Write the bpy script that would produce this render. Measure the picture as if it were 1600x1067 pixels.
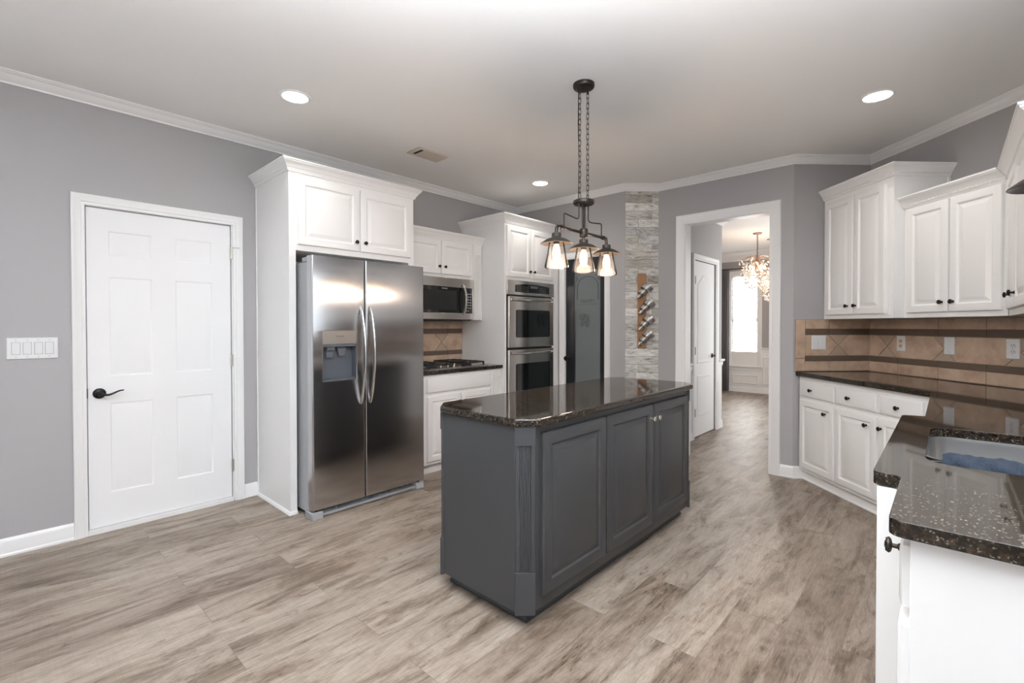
import bpy, bmesh, math, random
from mathutils import Vector, Matrix
R = math.radians; PI = math.pi; S2 = 2 ** -.5
random.seed(7)
C = bpy.context.scene.collection
for o in list(bpy.data.objects): bpy.data.objects.remove(o)

# ------------------------------------------------------------------ camera, exposure, sky, daylight, added fill
H = 1.31; F_PX = 742.673; YAW, PITCH, ROLL = R(42.552725), R(-0.71238644), R(-0.05782579)
fw = Vector((math.cos(YAW) * math.cos(PITCH), math.sin(YAW) * math.cos(PITCH), math.sin(PITCH)))
rt0 = Vector((math.sin(YAW), -math.cos(YAW), 0)); up0 = rt0.cross(fw)
rt = math.cos(ROLL) * rt0 + math.sin(ROLL) * up0; up = -math.sin(ROLL) * rt0 + math.cos(ROLL) * up0
cd_ = bpy.data.cameras.new('camera'); cam = bpy.data.objects.new('camera', cd_); C.objects.link(cam)
cam.matrix_world = Matrix(((rt.x, up.x, -fw.x, 0), (rt.y, up.y, -fw.y, 0), (rt.z, up.z, -fw.z, H), (0, 0, 0, 1)))
cd_.sensor_width = 36; cd_.lens = F_PX / 1600 * 36; cd_.shift_y = -(533.5 - 518.6) / 1600; cd_.clip_start = .02
sc = bpy.context.scene; sc.camera = cam
vs = sc.view_settings; vs.view_transform = 'Standard'; vs.look = 'None'; vs.gamma = 1; vs.use_curve_mapping = False
vs.exposure = 0.44
sc.cycles.max_bounces = 10; sc.cycles.diffuse_bounces = 6; sc.cycles.glossy_bounces = 5; sc.cycles.transparent_max_bounces = 16
sc.cycles.sample_clamp_indirect = 6
w = bpy.data.worlds.new('daylight'); sc.world = w; w.use_nodes = True
bg = w.node_tree.nodes['Background']; bg.inputs[0].default_value = (.92, .97, 1, 1); bg.inputs[1].default_value = 1.0

def area(name, loc, target, sx, sy, power, col):
    l = bpy.data.lights.new(name, 'AREA'); l.shape = 'RECTANGLE'; l.size = sx; l.size_y = sy; l.energy = power; l.color = col
    o = bpy.data.objects.new(name, l); C.objects.link(o); o.location = loc
    o.rotation_euler = (Vector(target) - Vector(loc)).to_track_quat('-Z', 'Y').to_euler(); return o
DAY = (.84, .925, 1)
area('added_daylight_back', (-2.68, 1.75, 1.25), (0, 1.75, 1.25), 2.8, 2.1, 4, DAY)  # added light through the unseen back windows
area('added_daylight_sink', (2.02, -.66, 1.62), (2.02, 1, 1.62), 1.2, .95, 5, DAY)  # added fill through the unseen sink window
area('daylight_dining', (10.16, 2.97, 1.42), (5, 2.97, 1.3), .5, 1.8, 34,
      (1, .98, .95))
area('added_daylight_left', (-1.25, 4.04, 1.5), (-.3, 0, 1.2), 1.4, 1.3, 3, DAY)  # added, out of view, to lift the right-hand cabinets and pantry wall
area('added_hall_fill', (7.3, .84, 1.45), (7.3, 3, 1.3), 1.7, 2.0, 26, (1, .97, .93))  # added fill, out of view, to brighten the hall wall and closet door

# ------------------------------------------------------------------ materials
def nmat(name):
    m = bpy.data.materials.new(name); m.use_nodes = True; nt = m.node_tree
    return m, nt, nt.nodes['Principled BSDF']
def N(nt, t, **kw):
    n = nt.nodes.new(t)
    for k, v in kw.items():
        if isinstance(v, dict):
            for a, b in v.items(): n.inputs[a].default_value = b
        else: setattr(n, k, v)
    return n
def P(name, col, rough=.5, metal=0, spec=.5, coat=0, bump=0, bscale=60, **kw):
    m, nt, b = nmat(name)
    b.inputs['Base Color'].default_value = (*col, 1); b.inputs['Roughness'].default_value = rough
    b.inputs['Metallic'].default_value = metal; b.inputs['Specular IOR Level'].default_value = spec
    b.inputs['Coat Weight'].default_value = coat
    for k, v in kw.items(): b.inputs[k].default_value = v
    if bump:
        tc = N(nt, 'ShaderNodeTexCoord'); nz = N(nt, 'ShaderNodeTexNoise', **{'inputs': {}}) if False else N(nt, 'ShaderNodeTexNoise')
        nz.inputs['Scale'].default_value = bscale; nz.inputs['Detail'].default_value = 4
        bp = N(nt, 'ShaderNodeBump'); bp.inputs['Strength'].default_value = bump; bp.inputs['Distance'].default_value = .004
        nt.links.new(tc.outputs['Object'], nz.inputs['Vector']); nt.links.new(nz.outputs['Fac'], bp.inputs['Height'])
        nt.links.new(bp.outputs[0], b.inputs['Normal'])
    return m
def ramp(nt, stops):
    r = nt.nodes.new('ShaderNodeValToRGB'); e = r.color_ramp.elements
    while len(e) < len(stops): e.new(.5)
    for i, (p, c) in enumerate(stops): e[i].position = p; e[i].color = (*c, 1)
    return r
def mixc(nt, mode, fac, a, b):
    n = nt.nodes.new('ShaderNodeMix'); n.data_type = 'RGBA'; n.blend_type = mode
    for sk, v in ((0, fac), (6, a), (7, b)):
        if hasattr(v, 'is_output'): nt.links.new(v, n.inputs[sk])
        else: n.inputs[sk].default_value = v if sk == 0 else (*v, 1)
    return n.outputs[2]

M = {}
M['white'] = P('white_cabinet_paint', (.865, .862, .855), .33, bump=.05, bscale=40)
M['trim'] = P('white_trim_paint', (.85, .85, .85), .32)
M['doorw'] = P('white_door_paint', (.87, .875, .885), .5, spec=.3, bump=.06, bscale=30)
M['wall'] = P('grey_wall_paint', (.375, .364, .368), .55, bump=.12, bscale=220)
M['ceil'] = P('ceiling_paint', (.86, .858, .855), .8, bump=.15, bscale=160)
M['island'] = P('charcoal_island_paint', (.038, .039, .042), .36, bump=.05, bscale=50)
M['black'] = P('oil_rubbed_bronze', (.012, .011, .010), .38, .6)
M['blackp'] = P('black_plastic', (.01, .01, .011), .35)
M['iron'] = P('cast_iron', (.012, .012, .013), .55)
M['grate_dark'] = P('dark_void', (.004, .004, .005), .7)
M['brz'] = P('aged_bronze', (.048, .040, .034), .42, .8, bump=.2, bscale=120)
M['shade'] = P('weathered_metal_shade', (.05, .043, .036), .6, .5, bump=.5, bscale=90)
M['chrome'] = P('polished_nickel', (.72, .68, .60), .16, 1)
M['hinge'] = P('satin_nickel', (.55, .53, .48), .35, 1)
M['plate'] = P('white_plastic', (.78, .785, .79), .3)
M['almond'] = P('almond_plastic', (.72, .55, .22), .35)
M['slot'] = P('slot_dark', (.03, .03, .03), .6)
M['fgrey'] = P('grey_painted_steel', (.36, .37, .385), .4, .2)
M['fplast'] = P('grey_plastic', (.30, .31, .33), .4)
M['dpanel'] = P('dispenser_panel_steel', (.26, .25, .24), .42, .8)
M['dpad'] = P('dispenser_paddle_plastic', (.11, .12, .135), .3)
M['disp'] = P('dispenser_plastic', (.075, .085, .1), .35)
M['navy'] = P('black_door_paint', (.010, .012, .016), .3)
M['etch'] = P('etched_line', (.05, .055, .055), .6)
M['etchl'] = P('etched_line_light', (.42, .45, .45), .6)
M['glassblk'] = P('black_glass', (.006, .008, .009), .04, spec=.7)
M['tilelow'] = P('brown_slate_tile', (.125, .088, .064), .35, bump=.3, bscale=25)
M['grout'] = P('grout', (.25, .185, .135), .9)
M['curtain'] = P('grey_curtain_fabric', (.155, .15, .165), .75, **{'Sheen Weight': .3})
M['blind'] = P('white_blind', (.85, .85, .85), .5)
def translucent(name, col):
    m = bpy.data.materials.new(name); m.use_nodes = True; nt = m.node_tree; nt.nodes.clear()
    o = N(nt, 'ShaderNodeOutputMaterial'); d = N(nt, 'ShaderNodeBsdfDiffuse'); t = N(nt, 'ShaderNodeBsdfTranslucent'); x = N(nt, 'ShaderNodeMixShader')
    d.inputs[0].default_value = t.inputs[0].default_value = (*col, 1); x.inputs[0].default_value = .55
    nt.links.new(d.outputs[0], x.inputs[1]); nt.links.new(t.outputs[0], x.inputs[2]); nt.links.new(x.outputs[0], o.inputs[0]); return m
M['blind'] = translucent('white_blind_slat', (.9, .9, .9))
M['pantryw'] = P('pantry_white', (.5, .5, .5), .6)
M['crystal'] = P('crystal', (.95, .85, .78), .08, spec=.9, **{'Transmission Weight': .5})
M['rust'] = P('chandelier_metal', (.30, .19, .14), .35, .8)
M['vent'] = P('almond_vent_paint', (.62, .56, .48), .5)
M['wineboard'] = P('stained_pine', (.30, .15, .065), .6, bump=.3, bscale=18)
M['zinc'] = P('galvanised_steel', (.30, .29, .28), .42, 1, bump=.2, bscale=60)
M['ink'] = P('grey_print', (.10, .10, .10), .5)
M['inkw'] = P('pale_print', (.6, .62, .65), .5)

def emis(name, col, st):
    m, nt, b = nmat(name); b.inputs['Base Color'].default_value = (*col, 1)
    b.inputs['Emission Color'].default_value = (*col, 1); b.inputs['Emission Strength'].default_value = st; return m
M['canlamp'] = emis('recessed_lamp', (1, .90, .76), 9)
M['bulb'] = emis('edison_bulb', (1, .66, .36), 6)
M['fil'] = emis('filament', (1, .72, .42), 40)

def steel(name, col, rough, aniso, rot, streak):
    m, nt, b = nmat(name); b.inputs['Metallic'].default_value = 1
    b.inputs['Anisotropic'].default_value = aniso; b.inputs['Anisotropic Rotation'].default_value = rot
    tg = N(nt, 'ShaderNodeTangent', direction_type='RADIAL', axis='Z'); nt.links.new(tg.outputs[0], b.inputs['Tangent'])
    tc = N(nt, 'ShaderNodeTexCoord'); mp = N(nt, 'ShaderNodeMapping'); mp.inputs['Scale'].default_value = streak
    nz = N(nt, 'ShaderNodeTexNoise'); nz.inputs['Scale'].default_value = 1; nz.inputs['Detail'].default_value = 3
    nt.links.new(tc.outputs['Object'], mp.inputs[0]); nt.links.new(mp.outputs[0], nz.inputs['Vector'])
    mr = N(nt, 'ShaderNodeMapRange'); mr.inputs[3].default_value = rough - .03; mr.inputs[4].default_value = rough + .05
    nt.links.new(nz.outputs['Fac'], mr.inputs[0]); nt.links.new(mr.outputs[0], b.inputs['Roughness'])
    b.inputs['Base Color'].default_value = (*col, 1)
    # slight oil-canning of the thin sheet
    n2 = N(nt, 'ShaderNodeTexNoise'); n2.inputs['Scale'].default_value = 2.2; n2.inputs['Detail'].default_value = 1
    bp = N(nt, 'ShaderNodeBump'); bp.inputs['Strength'].default_value = .25; bp.inputs['Distance'].default_value = .012
    nt.links.new(tc.outputs['Object'], n2.inputs['Vector']); nt.links.new(n2.outputs['Fac'], bp.inputs['Height'])
    nt.links.new(bp.outputs[0], b.inputs['Normal'])
    return m
M['steel'] = steel('brushed_steel_fridge', (.50, .50, .51), .17, .93, .0, (3, 3, 260))
M['steelh'] = steel('brushed_steel_appliance', (.66, .63, .60), .20, .7, .25, (260, 260, 3))
M['sink'] = steel('satin_sink_steel', (.50, .50, .50), .28, .3, 0, (8, 200, 8))

def wood_floor():
    m, nt, b = nmat('grey_oak_plank_floor'); L = nt.links
    tc = N(nt, 'ShaderNodeTexCoord')
    br = N(nt, 'ShaderNodeTexBrick', offset=.37, offset_frequency=2)
    for k, v in (('Color1', (0, 0, 0, 1)), ('Color2', (1, 1, 1, 1)), ('Mortar', (.5, .5, .5, 1)), ('Scale', 1), ('Mortar Size', .0009), ('Mortar Smooth', .2), ('Brick Width', 1.22), ('Row Height', .2075)):
        br.inputs[k].default_value = v
    m0 = N(nt, 'ShaderNodeMapping'); m0.inputs['Location'].default_value = (.13, -.31, 0); L.new(tc.outputs['Object'], m0.inputs[0]); L.new(m0.outputs[0], br.inputs['Vector'])
    sep = N(nt, 'ShaderNodeSeparateColor'); L.new(br.outputs['Color'], sep.inputs[0])
    rnd = sep.outputs[0]
    mul = N(nt, 'ShaderNodeMath', operation='MULTIPLY'); mul.inputs[1].default_value = 37; L.new(rnd, mul.inputs[0])
    def noise(scale, detail, rough, sc3, dist=0):
        mp = N(nt, 'ShaderNodeMapping'); mp.inputs['Scale'].default_value = sc3; L.new(tc.outputs['Object'], mp.inputs[0])
        n = N(nt, 'ShaderNodeTexNoise', noise_dimensions='4D'); n.inputs['Scale'].default_value = scale
        n.inputs['Detail'].default_value = detail; n.inputs['Roughness'].default_value = rough; n.inputs['Distortion'].default_value = dist
        L.new(mp.outputs[0], n.inputs['Vector']); L.new(mul.outputs[0], n.inputs['W']); return n.outputs['Fac']
    blotch = noise(1, 9, .68, (2.1, 9.5, 1), .9)
    grain = noise(1, 7, .72, (4, 60, 1), .5)
    fine = noise(1, 4, .6, (22, 240, 1), 0)
    knots = noise(1, 6, .7, (4.2, 13, 1), 2.2)
    crack = noise(1, 3, .55, (2.6, 34, 1), 1.0)
    saw = noise(1, 2, .5, (130, 3, 1), 0)
    c1 = ramp(nt, [(.30, (.135, .104, .080)), (.42, (.250, .203, .164)), (.50, (.36, .308, .263)), (.60, (.43, .378, .330)), (.75, (.50, .45, .40))]); L.new(blotch, c1.inputs[0])
    c2 = ramp(nt, [(.28, (.50, .47, .44)), (.45, (.92, .91, .90)), (.7, (1.10, 1.10, 1.10))]); L.new(grain, c2.inputs[0])
    col = mixc(nt, 'MULTIPLY', .85, c1.outputs[0], c2.outputs[0])
    c3 = ramp(nt, [(.32, (.72, .70, .68)), (.6, (1.08, 1.08, 1.08))]); L.new(fine, c3.inputs[0])
    col = mixc(nt, 'MULTIPLY', .8, col, c3.outputs[0])
    c4 = ramp(nt, [(.29, (.34, .28, .24)), (.41, (1, 1, 1))]); L.new(knots, c4.inputs[0])
    col = mixc(nt, 'MULTIPLY', .85, col, c4.outputs[0])
    c7 = ramp(nt, [(.478, (1, 1, 1)), (.492, (.55, .50, .46)), (.50, (.42, .38, .35)), (.508, (.6, .56, .53)), (.522, (1, 1, 1))]); L.new(crack, c7.inputs[0])
    mk = ramp(nt, [(.40, (1, 1, 1)), (.53, (0, 0, 0))]); L.new(blotch, mk.inputs[0])
    col = mixc(nt, 'MULTIPLY', mk.outputs[0], col, c7.outputs[0])
    c5 = ramp(nt, [(.3, (.93, .93, .93)), (.65, (1.04, 1.04, 1.04))]); L.new(saw, c5.inputs[0])
    col = mixc(nt, 'MULTIPLY', .8, col, c5.outputs[0])
    col = mixc(nt, 'MULTIPLY', 1, col, (.80, .765, .735))
    c6 = ramp(nt, [(0, (.74, .70, .67)), (.25, (.97, .955, .94)), (.6, (1, 1, 1)), (1, (1.1, 1.1, 1.1))]); L.new(rnd, c6.inputs[0])
    col = mixc(nt, 'MULTIPLY', 1, col, c6.outputs[0])
    col = mixc(nt, 'MIX', br.outputs['Fac'], col, (.13, .105, .09))
    L.new(col, b.inputs['Base Color'])
    mr = N(nt, 'ShaderNodeMapRange'); mr.inputs[3].default_value = .36; mr.inputs[4].default_value = .52; L.new(grain, mr.inputs[0]); L.new(mr.outputs[0], b.inputs['Roughness'])
    bp = N(nt, 'ShaderNodeBump'); bp.inputs['Strength'].default_value = .12; bp.inputs['Distance'].default_value = .003
    L.new(grain, bp.inputs['Height']); L.new(bp.outputs[0], b.inputs['Normal'])
    b.inputs['Specular IOR Level'].default_value = .45
    return m
M['floor'] = wood_floor()

def granite():
    m, nt, b = nmat('dark_brown_granite'); L = nt.links
    tc = N(nt, 'ShaderNodeTexCoord')
    v = N(nt, 'ShaderNodeTexVoronoi'); v.inputs['Scale'].default_value = 330; L.new(tc.outputs['Object'], v.inputs['Vector'])
    n = N(nt, 'ShaderNodeTexNoise'); n.inputs['Scale'].default_value = 70; n.inputs['Detail'].default_value = 5; n.inputs['Roughness'].default_value = .7
    L.new(tc.outputs['Object'], n.inputs['Vector'])
    c1 = ramp(nt, [(.32, (.004, .004, .0035)), (.5, (.014, .0105, .008)), (.62, (.036, .024, .015)), (.75, (.055, .04, .028))]); L.new(n.outputs['Fac'], c1.inputs[0])
    sp = N(nt, 'ShaderNodeSeparateColor'); L.new(v.outputs['Color'], sp.inputs[0])
    c2 = ramp(nt, [(.93, (0, 0, 0)), (.96, (.12, .11, .09))]); L.new(sp.outputs[0], c2.inputs[0])
    L.new(mixc(nt, 'ADD', 1, c1.outputs[0], c2.outputs[0]), b.inputs['Base Color'])
    b.inputs['Roughness'].default_value = .045; b.inputs['Specular IOR Level'].default_value = .40
    return m
M['granite'] = granite()

def stone_tile():
    m, nt, b = nmat('beige_travertine_tile'); L = nt.links
    tc = N(nt, 'ShaderNodeTexCoord')
    n = N(nt, 'ShaderNodeTexNoise'); n.inputs['Scale'].default_value = 7; n.inputs['Detail'].default_value = 6; n.inputs['Roughness'].default_value = .62
    L.new(tc.outputs['Object'], n.inputs['Vector'])
    c = ramp(nt, [(.28, (.36, .235, .165)), (.5, (.50, .36, .26)), (.72, (.60, .45, .345))]); L.new(n.outputs['Fac'], c.inputs[0])
    L.new(c.outputs[0], b.inputs['Base Color']); b.inputs['Roughness'].default_value = .38
    return m
M['tile'] = stone_tile()
M['tilegrey'] = P('taupe_triangle_tile', (.43, .325, .24), .38, bump=.2, bscale=25)

def shiplap():
    m, nt, b = nmat('whitewashed_reclaimed_boards'); L = nt.links
    tc = N(nt, 'ShaderNodeTexCoord'); sx = N(nt, 'ShaderNodeSeparateXYZ'); L.new(tc.outputs['Object'], sx.inputs[0])
    cb = N(nt, 'ShaderNodeCombineXYZ'); L.new(sx.outputs[0], cb.inputs[0]); L.new(sx.outputs[2], cb.inputs[1])
    br = N(nt, 'ShaderNodeTexBrick', offset=.43, offset_frequency=2, squash=1.5, squash_frequency=3)
    for k, v in (('Color1', (0, 0, 0, 1)), ('Color2', (1, 1, 1, 1)), ('Mortar', (.5, .5, .5, 1)), ('Scale', 1), ('Mortar Size', .0016), ('Mortar Smooth', .1), ('Brick Width', .33), ('Row Height', .083)):
        br.inputs[k].default_value = v
    L.new(cb.outputs[0], br.inputs['Vector'])
    sp = N(nt, 'ShaderNodeSeparateColor'); L.new(br.outputs['Color'], sp.inputs[0])
    mul = N(nt, 'ShaderNodeMath', operation='MULTIPLY'); mul.inputs[1].default_value = 53; L.new(sp.outputs[0], mul.inputs[0])
    def noise(sc3, detail, rough, dist):
        mp = N(nt, 'ShaderNodeMapping'); mp.inputs['Scale'].default_value = sc3; L.new(cb.outputs[0], mp.inputs[0])
        n = N(nt, 'ShaderNodeTexNoise', noise_dimensions='4D'); n.inputs['Scale'].default_value = 1; n.inputs['Detail'].default_value = detail
        n.inputs['Roughness'].default_value = rough; n.inputs['Distortion'].default_value = dist
        L.new(mp.outputs[0], n.inputs['Vector']); L.new(mul.outputs[0], n.inputs['W']); return n.outputs['Fac']
    c1 = ramp(nt, [(0, (.40, .385, .34)), (.35, (.66, .65, .62)), (.7, (.50, .50, .50)), (1, (.80, .79, .77))]); L.new(sp.outputs[0], c1.inputs[0])
    c2 = ramp(nt, [(.34, (.28, .265, .23)), (.45, (.78, .77, .74)), (.55, (1.05, 1.05, 1.04)), (.7, (1.2, 1.2, 1.2))]); L.new(noise((7, 26, 1), 6, .7, 1.2), c2.inputs[0])
    col = mixc(nt, 'MULTIPLY', .9, c1.outputs[0], c2.outputs[0])
    c3 = ramp(nt, [(.27, (.10, .085, .07)), (.33, (1, 1, 1))]); L.new(noise((20, 30, 1), 3, .6, .5), c3.inputs[0])
    col = mixc(nt, 'MULTIPLY', .6, col, c3.outputs[0])
    c4 = ramp(nt, [(.3, (.78, .77, .75)), (.7, (1.1, 1.1, 1.1))]); L.new(noise((18, 190, 1), 4, .6, 0), c4.inputs[0])
    col = mixc(nt, 'MULTIPLY', .8, col, c4.outputs[0])
    col = mixc(nt, 'MIX', br.outputs['Fac'], col, (.20, .18, .16)); L.new(col, b.inputs['Base Color']); b.inputs['Roughness'].default_value = .75
    return m
M['shiplap'] = shiplap()

def thin_glass(name, tint, refl, body=0, bcol=(.5, .5, .5), bumpy=0):
    m = bpy.data.materials.new(name); m.use_nodes = True; nt = m.node_tree; nt.nodes.clear(); L = nt.links
    out = N(nt, 'ShaderNodeOutputMaterial'); tr = N(nt, 'ShaderNodeBsdfTransparent'); tr.inputs[0].default_value = (*tint, 1)
    gl = N(nt, 'ShaderNodeBsdfGlossy'); gl.inputs['Roughness'].default_value = .03
    fr = N(nt, 'ShaderNodeLayerWeight'); fr.inputs[0].default_value = refl
    mx = N(nt, 'ShaderNodeMixShader'); L.new(fr.outputs['Fresnel'], mx.inputs[0]); L.new(tr.outputs[0], mx.inputs[1]); L.new(gl.outputs[0], mx.inputs[2])
    res = mx.outputs[0]
    if body:
        df = N(nt, 'ShaderNodeBsdfDiffuse'); df.inputs[0].default_value = (*bcol, 1)
        m1 = N(nt, 'ShaderNodeMixShader'); m1.inputs[0].default_value = body; L.new(tr.outputs[0], m1.inputs[1]); L.new(df.outputs[0], m1.inputs[2])
        L.new(m1.outputs[0], mx.inputs[1])
    if bumpy:
        tc = N(nt, 'ShaderNodeTexCoord'); n = N(nt, 'ShaderNodeTexNoise'); n.inputs['Scale'].default_value = bumpy; L.new(tc.outputs['Object'], n.inputs['Vector'])
        bp = N(nt, 'ShaderNodeBump'); bp.inputs['Strength'].default_value = .3; bp.inputs['Distance'].default_value = .003
        L.new(n.outputs['Fac'], bp.inputs['Height']); L.new(bp.outputs[0], gl.inputs['Normal']); L.new(bp.outputs[0], fr.inputs['Normal'])
    L.new(res, out.inputs[0]); return m
M['lampglass'] = thin_glass('seeded_lamp_glass', (.97, .95, .94), .18, .025, (.9, .84, .80), 60)
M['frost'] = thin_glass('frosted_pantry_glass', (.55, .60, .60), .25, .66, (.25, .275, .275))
M['pane'] = thin_glass('window_glass', (.98, .99, 1), .12)
M['bulbglass'] = thin_glass('amber_bulb_glass', (1, .9, .78), .2)

def towel_mat():
    m, nt, b = nmat('blue_terry_cloth'); L = nt.links
    tc = N(nt, 'ShaderNodeTexCoord'); n = N(nt, 'ShaderNodeTexNoise'); n.inputs['Scale'].default_value = 260; n.inputs['Detail'].default_value = 3
    L.new(tc.outputs['Object'], n.inputs['Vector'])
    c = ramp(nt, [(.3, (.007, .012, .022)), (.7, (.022, .036, .060))]); L.new(n.outputs['Fac'], c.inputs[0]); L.new(c.outputs[0], b.inputs['Base Color'])
    bp = N(nt, 'ShaderNodeBump'); bp.inputs['Strength'].default_value = .8; bp.inputs['Distance'].default_value = .004
    L.new(n.outputs['Fac'], bp.inputs['Height']); L.new(bp.outputs[0], b.inputs['Normal']); b.inputs['Roughness'].default_value = .9
    return m
M['towel'] = towel_mat()

# ------------------------------------------------------------------ mesh helpers
def inset_poly(p, d):
    """offset a closed CCW polygon inwards by d (mitred)"""
    n = len(p); out = []
    for i in range(n):
        a, b, c = Vector(p[i - 1]), Vector(p[i]), Vector(p[(i + 1) % n])
        e1 = (b - a).normalized(); e2 = (c - b).normalized()
        n1 = Vector((-e1.y, e1.x)); n2 = Vector((-e2.y, e2.x)); k = 1 + n1.dot(n2)
        out.append(tuple(b + (n1 + n2) * (d / max(k, .2))))
    return out
class MB:
    def __init__(s): s.v = []; s.f = []; s.m = []
    def add(s, vs, fs, mi=0):
        o = len(s.v); s.v += [tuple(x) for x in vs]
        for f in fs: s.f.append([i + o for i in f]); s.m.append(mi)
        return s
    def box(s, x0, x1, y0, y1, z0, z1, mi=0):
        v = [(x, y, z) for z in (z0, z1) for y in (y0, y1) for x in (x0, x1)]
        return s.add(v, [(0, 2, 3, 1), (4, 5, 7, 6), (0, 1, 5, 4), (2, 6, 7, 3), (0, 4, 6, 2), (1, 3, 7, 5)], mi)
    def loops(s, ls, cap0=True, cap1=True, closed=True, mi=0):
        n = len(ls[0]); fs = []
        for i in range(len(ls) - 1):
            for j in range(n if closed else n - 1):
                k = (j + 1) % n; fs.append((i * n + j, i * n + k, (i + 1) * n + k, (i + 1) * n + j))
        if cap0: fs.append(tuple(reversed(range(n))))
        if cap1: fs.append(tuple(range((len(ls) - 1) * n, len(ls) * n)))
        return s.add([p for l in ls for p in l], fs, mi)
    def prism(s, poly, z0, z1, mi=0): return s.loops([[(x, y, z0) for x, y in poly], [(x, y, z1) for x, y in poly]], mi=mi)
    def prism_y(s, poly, y0, y1, mi=0): return s.loops([[(x, y0, z) for x, z in poly], [(x, y1, z) for x, z in poly]], mi=mi)
    def lathe(s, prof, c=(0, 0, 0), seg=24, axis='z', mi=0, cap=True):
        ls = []
        for r, h in prof:
            l = []
            for k in range(seg):
                a = 2 * PI * k / seg; p, q = r * math.cos(a), r * math.sin(a)
                d = (p, q, h) if axis == 'z' else ((p, h, q) if axis == 'y' else (h, p, q))
                l.append((c[0] + d[0], c[1] + d[1], c[2] + d[2]))
            ls.append(l)
        return s.loops(ls, cap, cap, mi=mi)
    def tube(s, path, r, seg=8, closed=False, mi=0, flat=1.0):
        pts = [Vector(p) for p in path]; n = len(pts); ls = []; prev = None
        for i in range(n):
            a = pts[i - 1] if (i > 0 or closed) else pts[i]; b = pts[(i + 1) % n] if (i < n - 1 or closed) else pts[i]
            t = (b - a).normalized()
            if prev is None:
                h = Vector((0, 0, 1)) if abs(t.z) < .9 else Vector((1, 0, 0)); u = t.cross(h).normalized()
            else: u = (prev - t * prev.dot(t)).normalized()
            prev = u; v = t.cross(u); rr = r[i] if isinstance(r, (list, tuple)) else r
            ls.append([tuple(pts[i] + u * (rr * math.cos(2 * PI * k / seg)) + v * (rr * flat * math.sin(2 * PI * k / seg))) for k in range(seg)])
        if closed: ls.append(ls[0]); return s.loops(ls, False, False, mi=mi)
        return s.loops(ls, mi=mi)
    def sweep(s, path, prof, side=1, closed=False, mi=0, cap=True, ends=(0, 0)):
        """profile [(offset, z)] swept along a 2-D path with mitred corners; offset to the right of travel when side=1"""
        n = len(path); ls = []
        for i in range(n):
            b = Vector(path[i])
            e = []
            if i > 0 or closed: e.append((b - Vector(path[i - 1])).normalized())
            if i < n - 1 or closed: e.append((Vector(path[(i + 1) % n]) - b).normalized())
            ns = [Vector((x.y, -x.x)) * side for x in e]
            m = ns[0] if len(ns) == 1 else (ns[0] + ns[1]) / (1 + ns[0].dot(ns[1]))
            if len(ns) == 1: m = ns[0] + e[0] * (ends[0] if i == 0 else -ends[1])
            ls.append([(b.x + m.x * o, b.y + m.y * o, z) for o, z in prof])
        if closed: ls.append(ls[0])
        return s.loops(ls, cap and not closed, cap and not closed, mi=mi)
    def casing(s, x0, x1, z0, z1, prof, yb, mi=0, bottom=False):
        """door or window surround in the local xz plane; prof = [(outward offset, thickness)]"""
        ls = []
        for o, t in prof:
            l = [(x0 - o, yb - t, z0 - (o if bottom else 0)), (x0 - o, yb - t, z1 + o), (x1 + o, yb - t, z1 + o), (x1 + o, yb - t, z0 - (o if bottom else 0))]
            ls.append(l)
        return s.loops(ls, False, False, closed=bottom, mi=mi)
    def raised(s, x0, x1, z0, z1, yb, t=.02, fwid=.052, mi=0):
        """raised-panel cabinet door, back at yb, front towards -y"""
        f = yb - t
        pr = [(0, yb), (0, f + .006), (.003, f + .001), (.006, f), (fwid - .004, f), (fwid, f + .003), (fwid + .004, f + .0085), (fwid + .009, f + .0095), (fwid + .034, f + .002), (fwid + .037, f + .001)]
        ls = [[(x0 + i, y, z0 + i), (x1 - i, y, z0 + i), (x1 - i, y, z1 - i), (x0 + i, y, z1 - i)] for i, y in pr]
        return s.loops(ls, mi=mi)
    def drawer(s, x0, x1, z0, z1, yb, t=.02, mi=0):
        f = yb - t
        pr = [(0, yb), (0, f + .006), (.003, f + .004), (.010, f + .001), (.014, f)]
        return s.loops([[(x0 + i, y, z0 + i), (x1 - i, y, z0 + i), (x1 - i, y, z1 - i), (x0 + i, y, z1 - i)] for i, y in pr], mi=mi)
    def build(s, name, mat, parent=None, label=None, smooth=35, bevel=0, seg=2, kind=None):
        me = bpy.data.meshes.new(name); me.from_pydata(s.v, [], s.f)
        bm = bmesh.new(); bm.from_mesh(me); bmesh.ops.remove_doubles(bm, verts=bm.verts, dist=1e-6)
        bmesh.ops.recalc_face_normals(bm, faces=bm.faces); bm.to_mesh(me); bm.free()
        mats = mat if isinstance(mat, (list, tuple)) else [mat]
        for x in mats: me.materials.append(M[x])
        if len(mats) > 1 and len(me.polygons) == len(s.m):
            for p, i in zip(me.polygons, s.m): p.material_index = i
        if smooth:
            me.shade_smooth(); me.set_sharp_from_angle(angle=R(smooth))
        o = bpy.data.objects.new(name, me); C.objects.link(o)
        if parent: o.parent = parent
        if label: o['label'] = label
        if kind: o['kind'] = kind
        if bevel:
            b = o.modifiers.new('bevel', 'BEVEL'); b.width = bevel; b.segments = seg; b.limit_method = 'ANGLE'; b.angle_limit = R(40)
            if smooth: b.harden_normals = False
        return o
def tag(o, label, cat, group=None):
    o['label'] = label; o['category'] = cat
    if group: o['group'] = group
    return o
def thing(name, label, cat, loc=(0, 0, 0), rotz=0, group=None):
    o = bpy.data.objects.new(name, None); C.objects.link(o); o.location = loc; o.rotation_euler = (0, 0, R(rotz)); o.empty_display_size = .05
    return tag(o, label, cat, group)
def st(name, mb, mat, **kw):
    return mb.build(name, mat, kind='structure', **kw)
def copy_tree(o, parent=None):
    c = o.copy(); C.objects.link(c)
    if parent: c.parent = parent
    for ch in list(o.children): copy_tree(ch, c)
    return c
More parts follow.
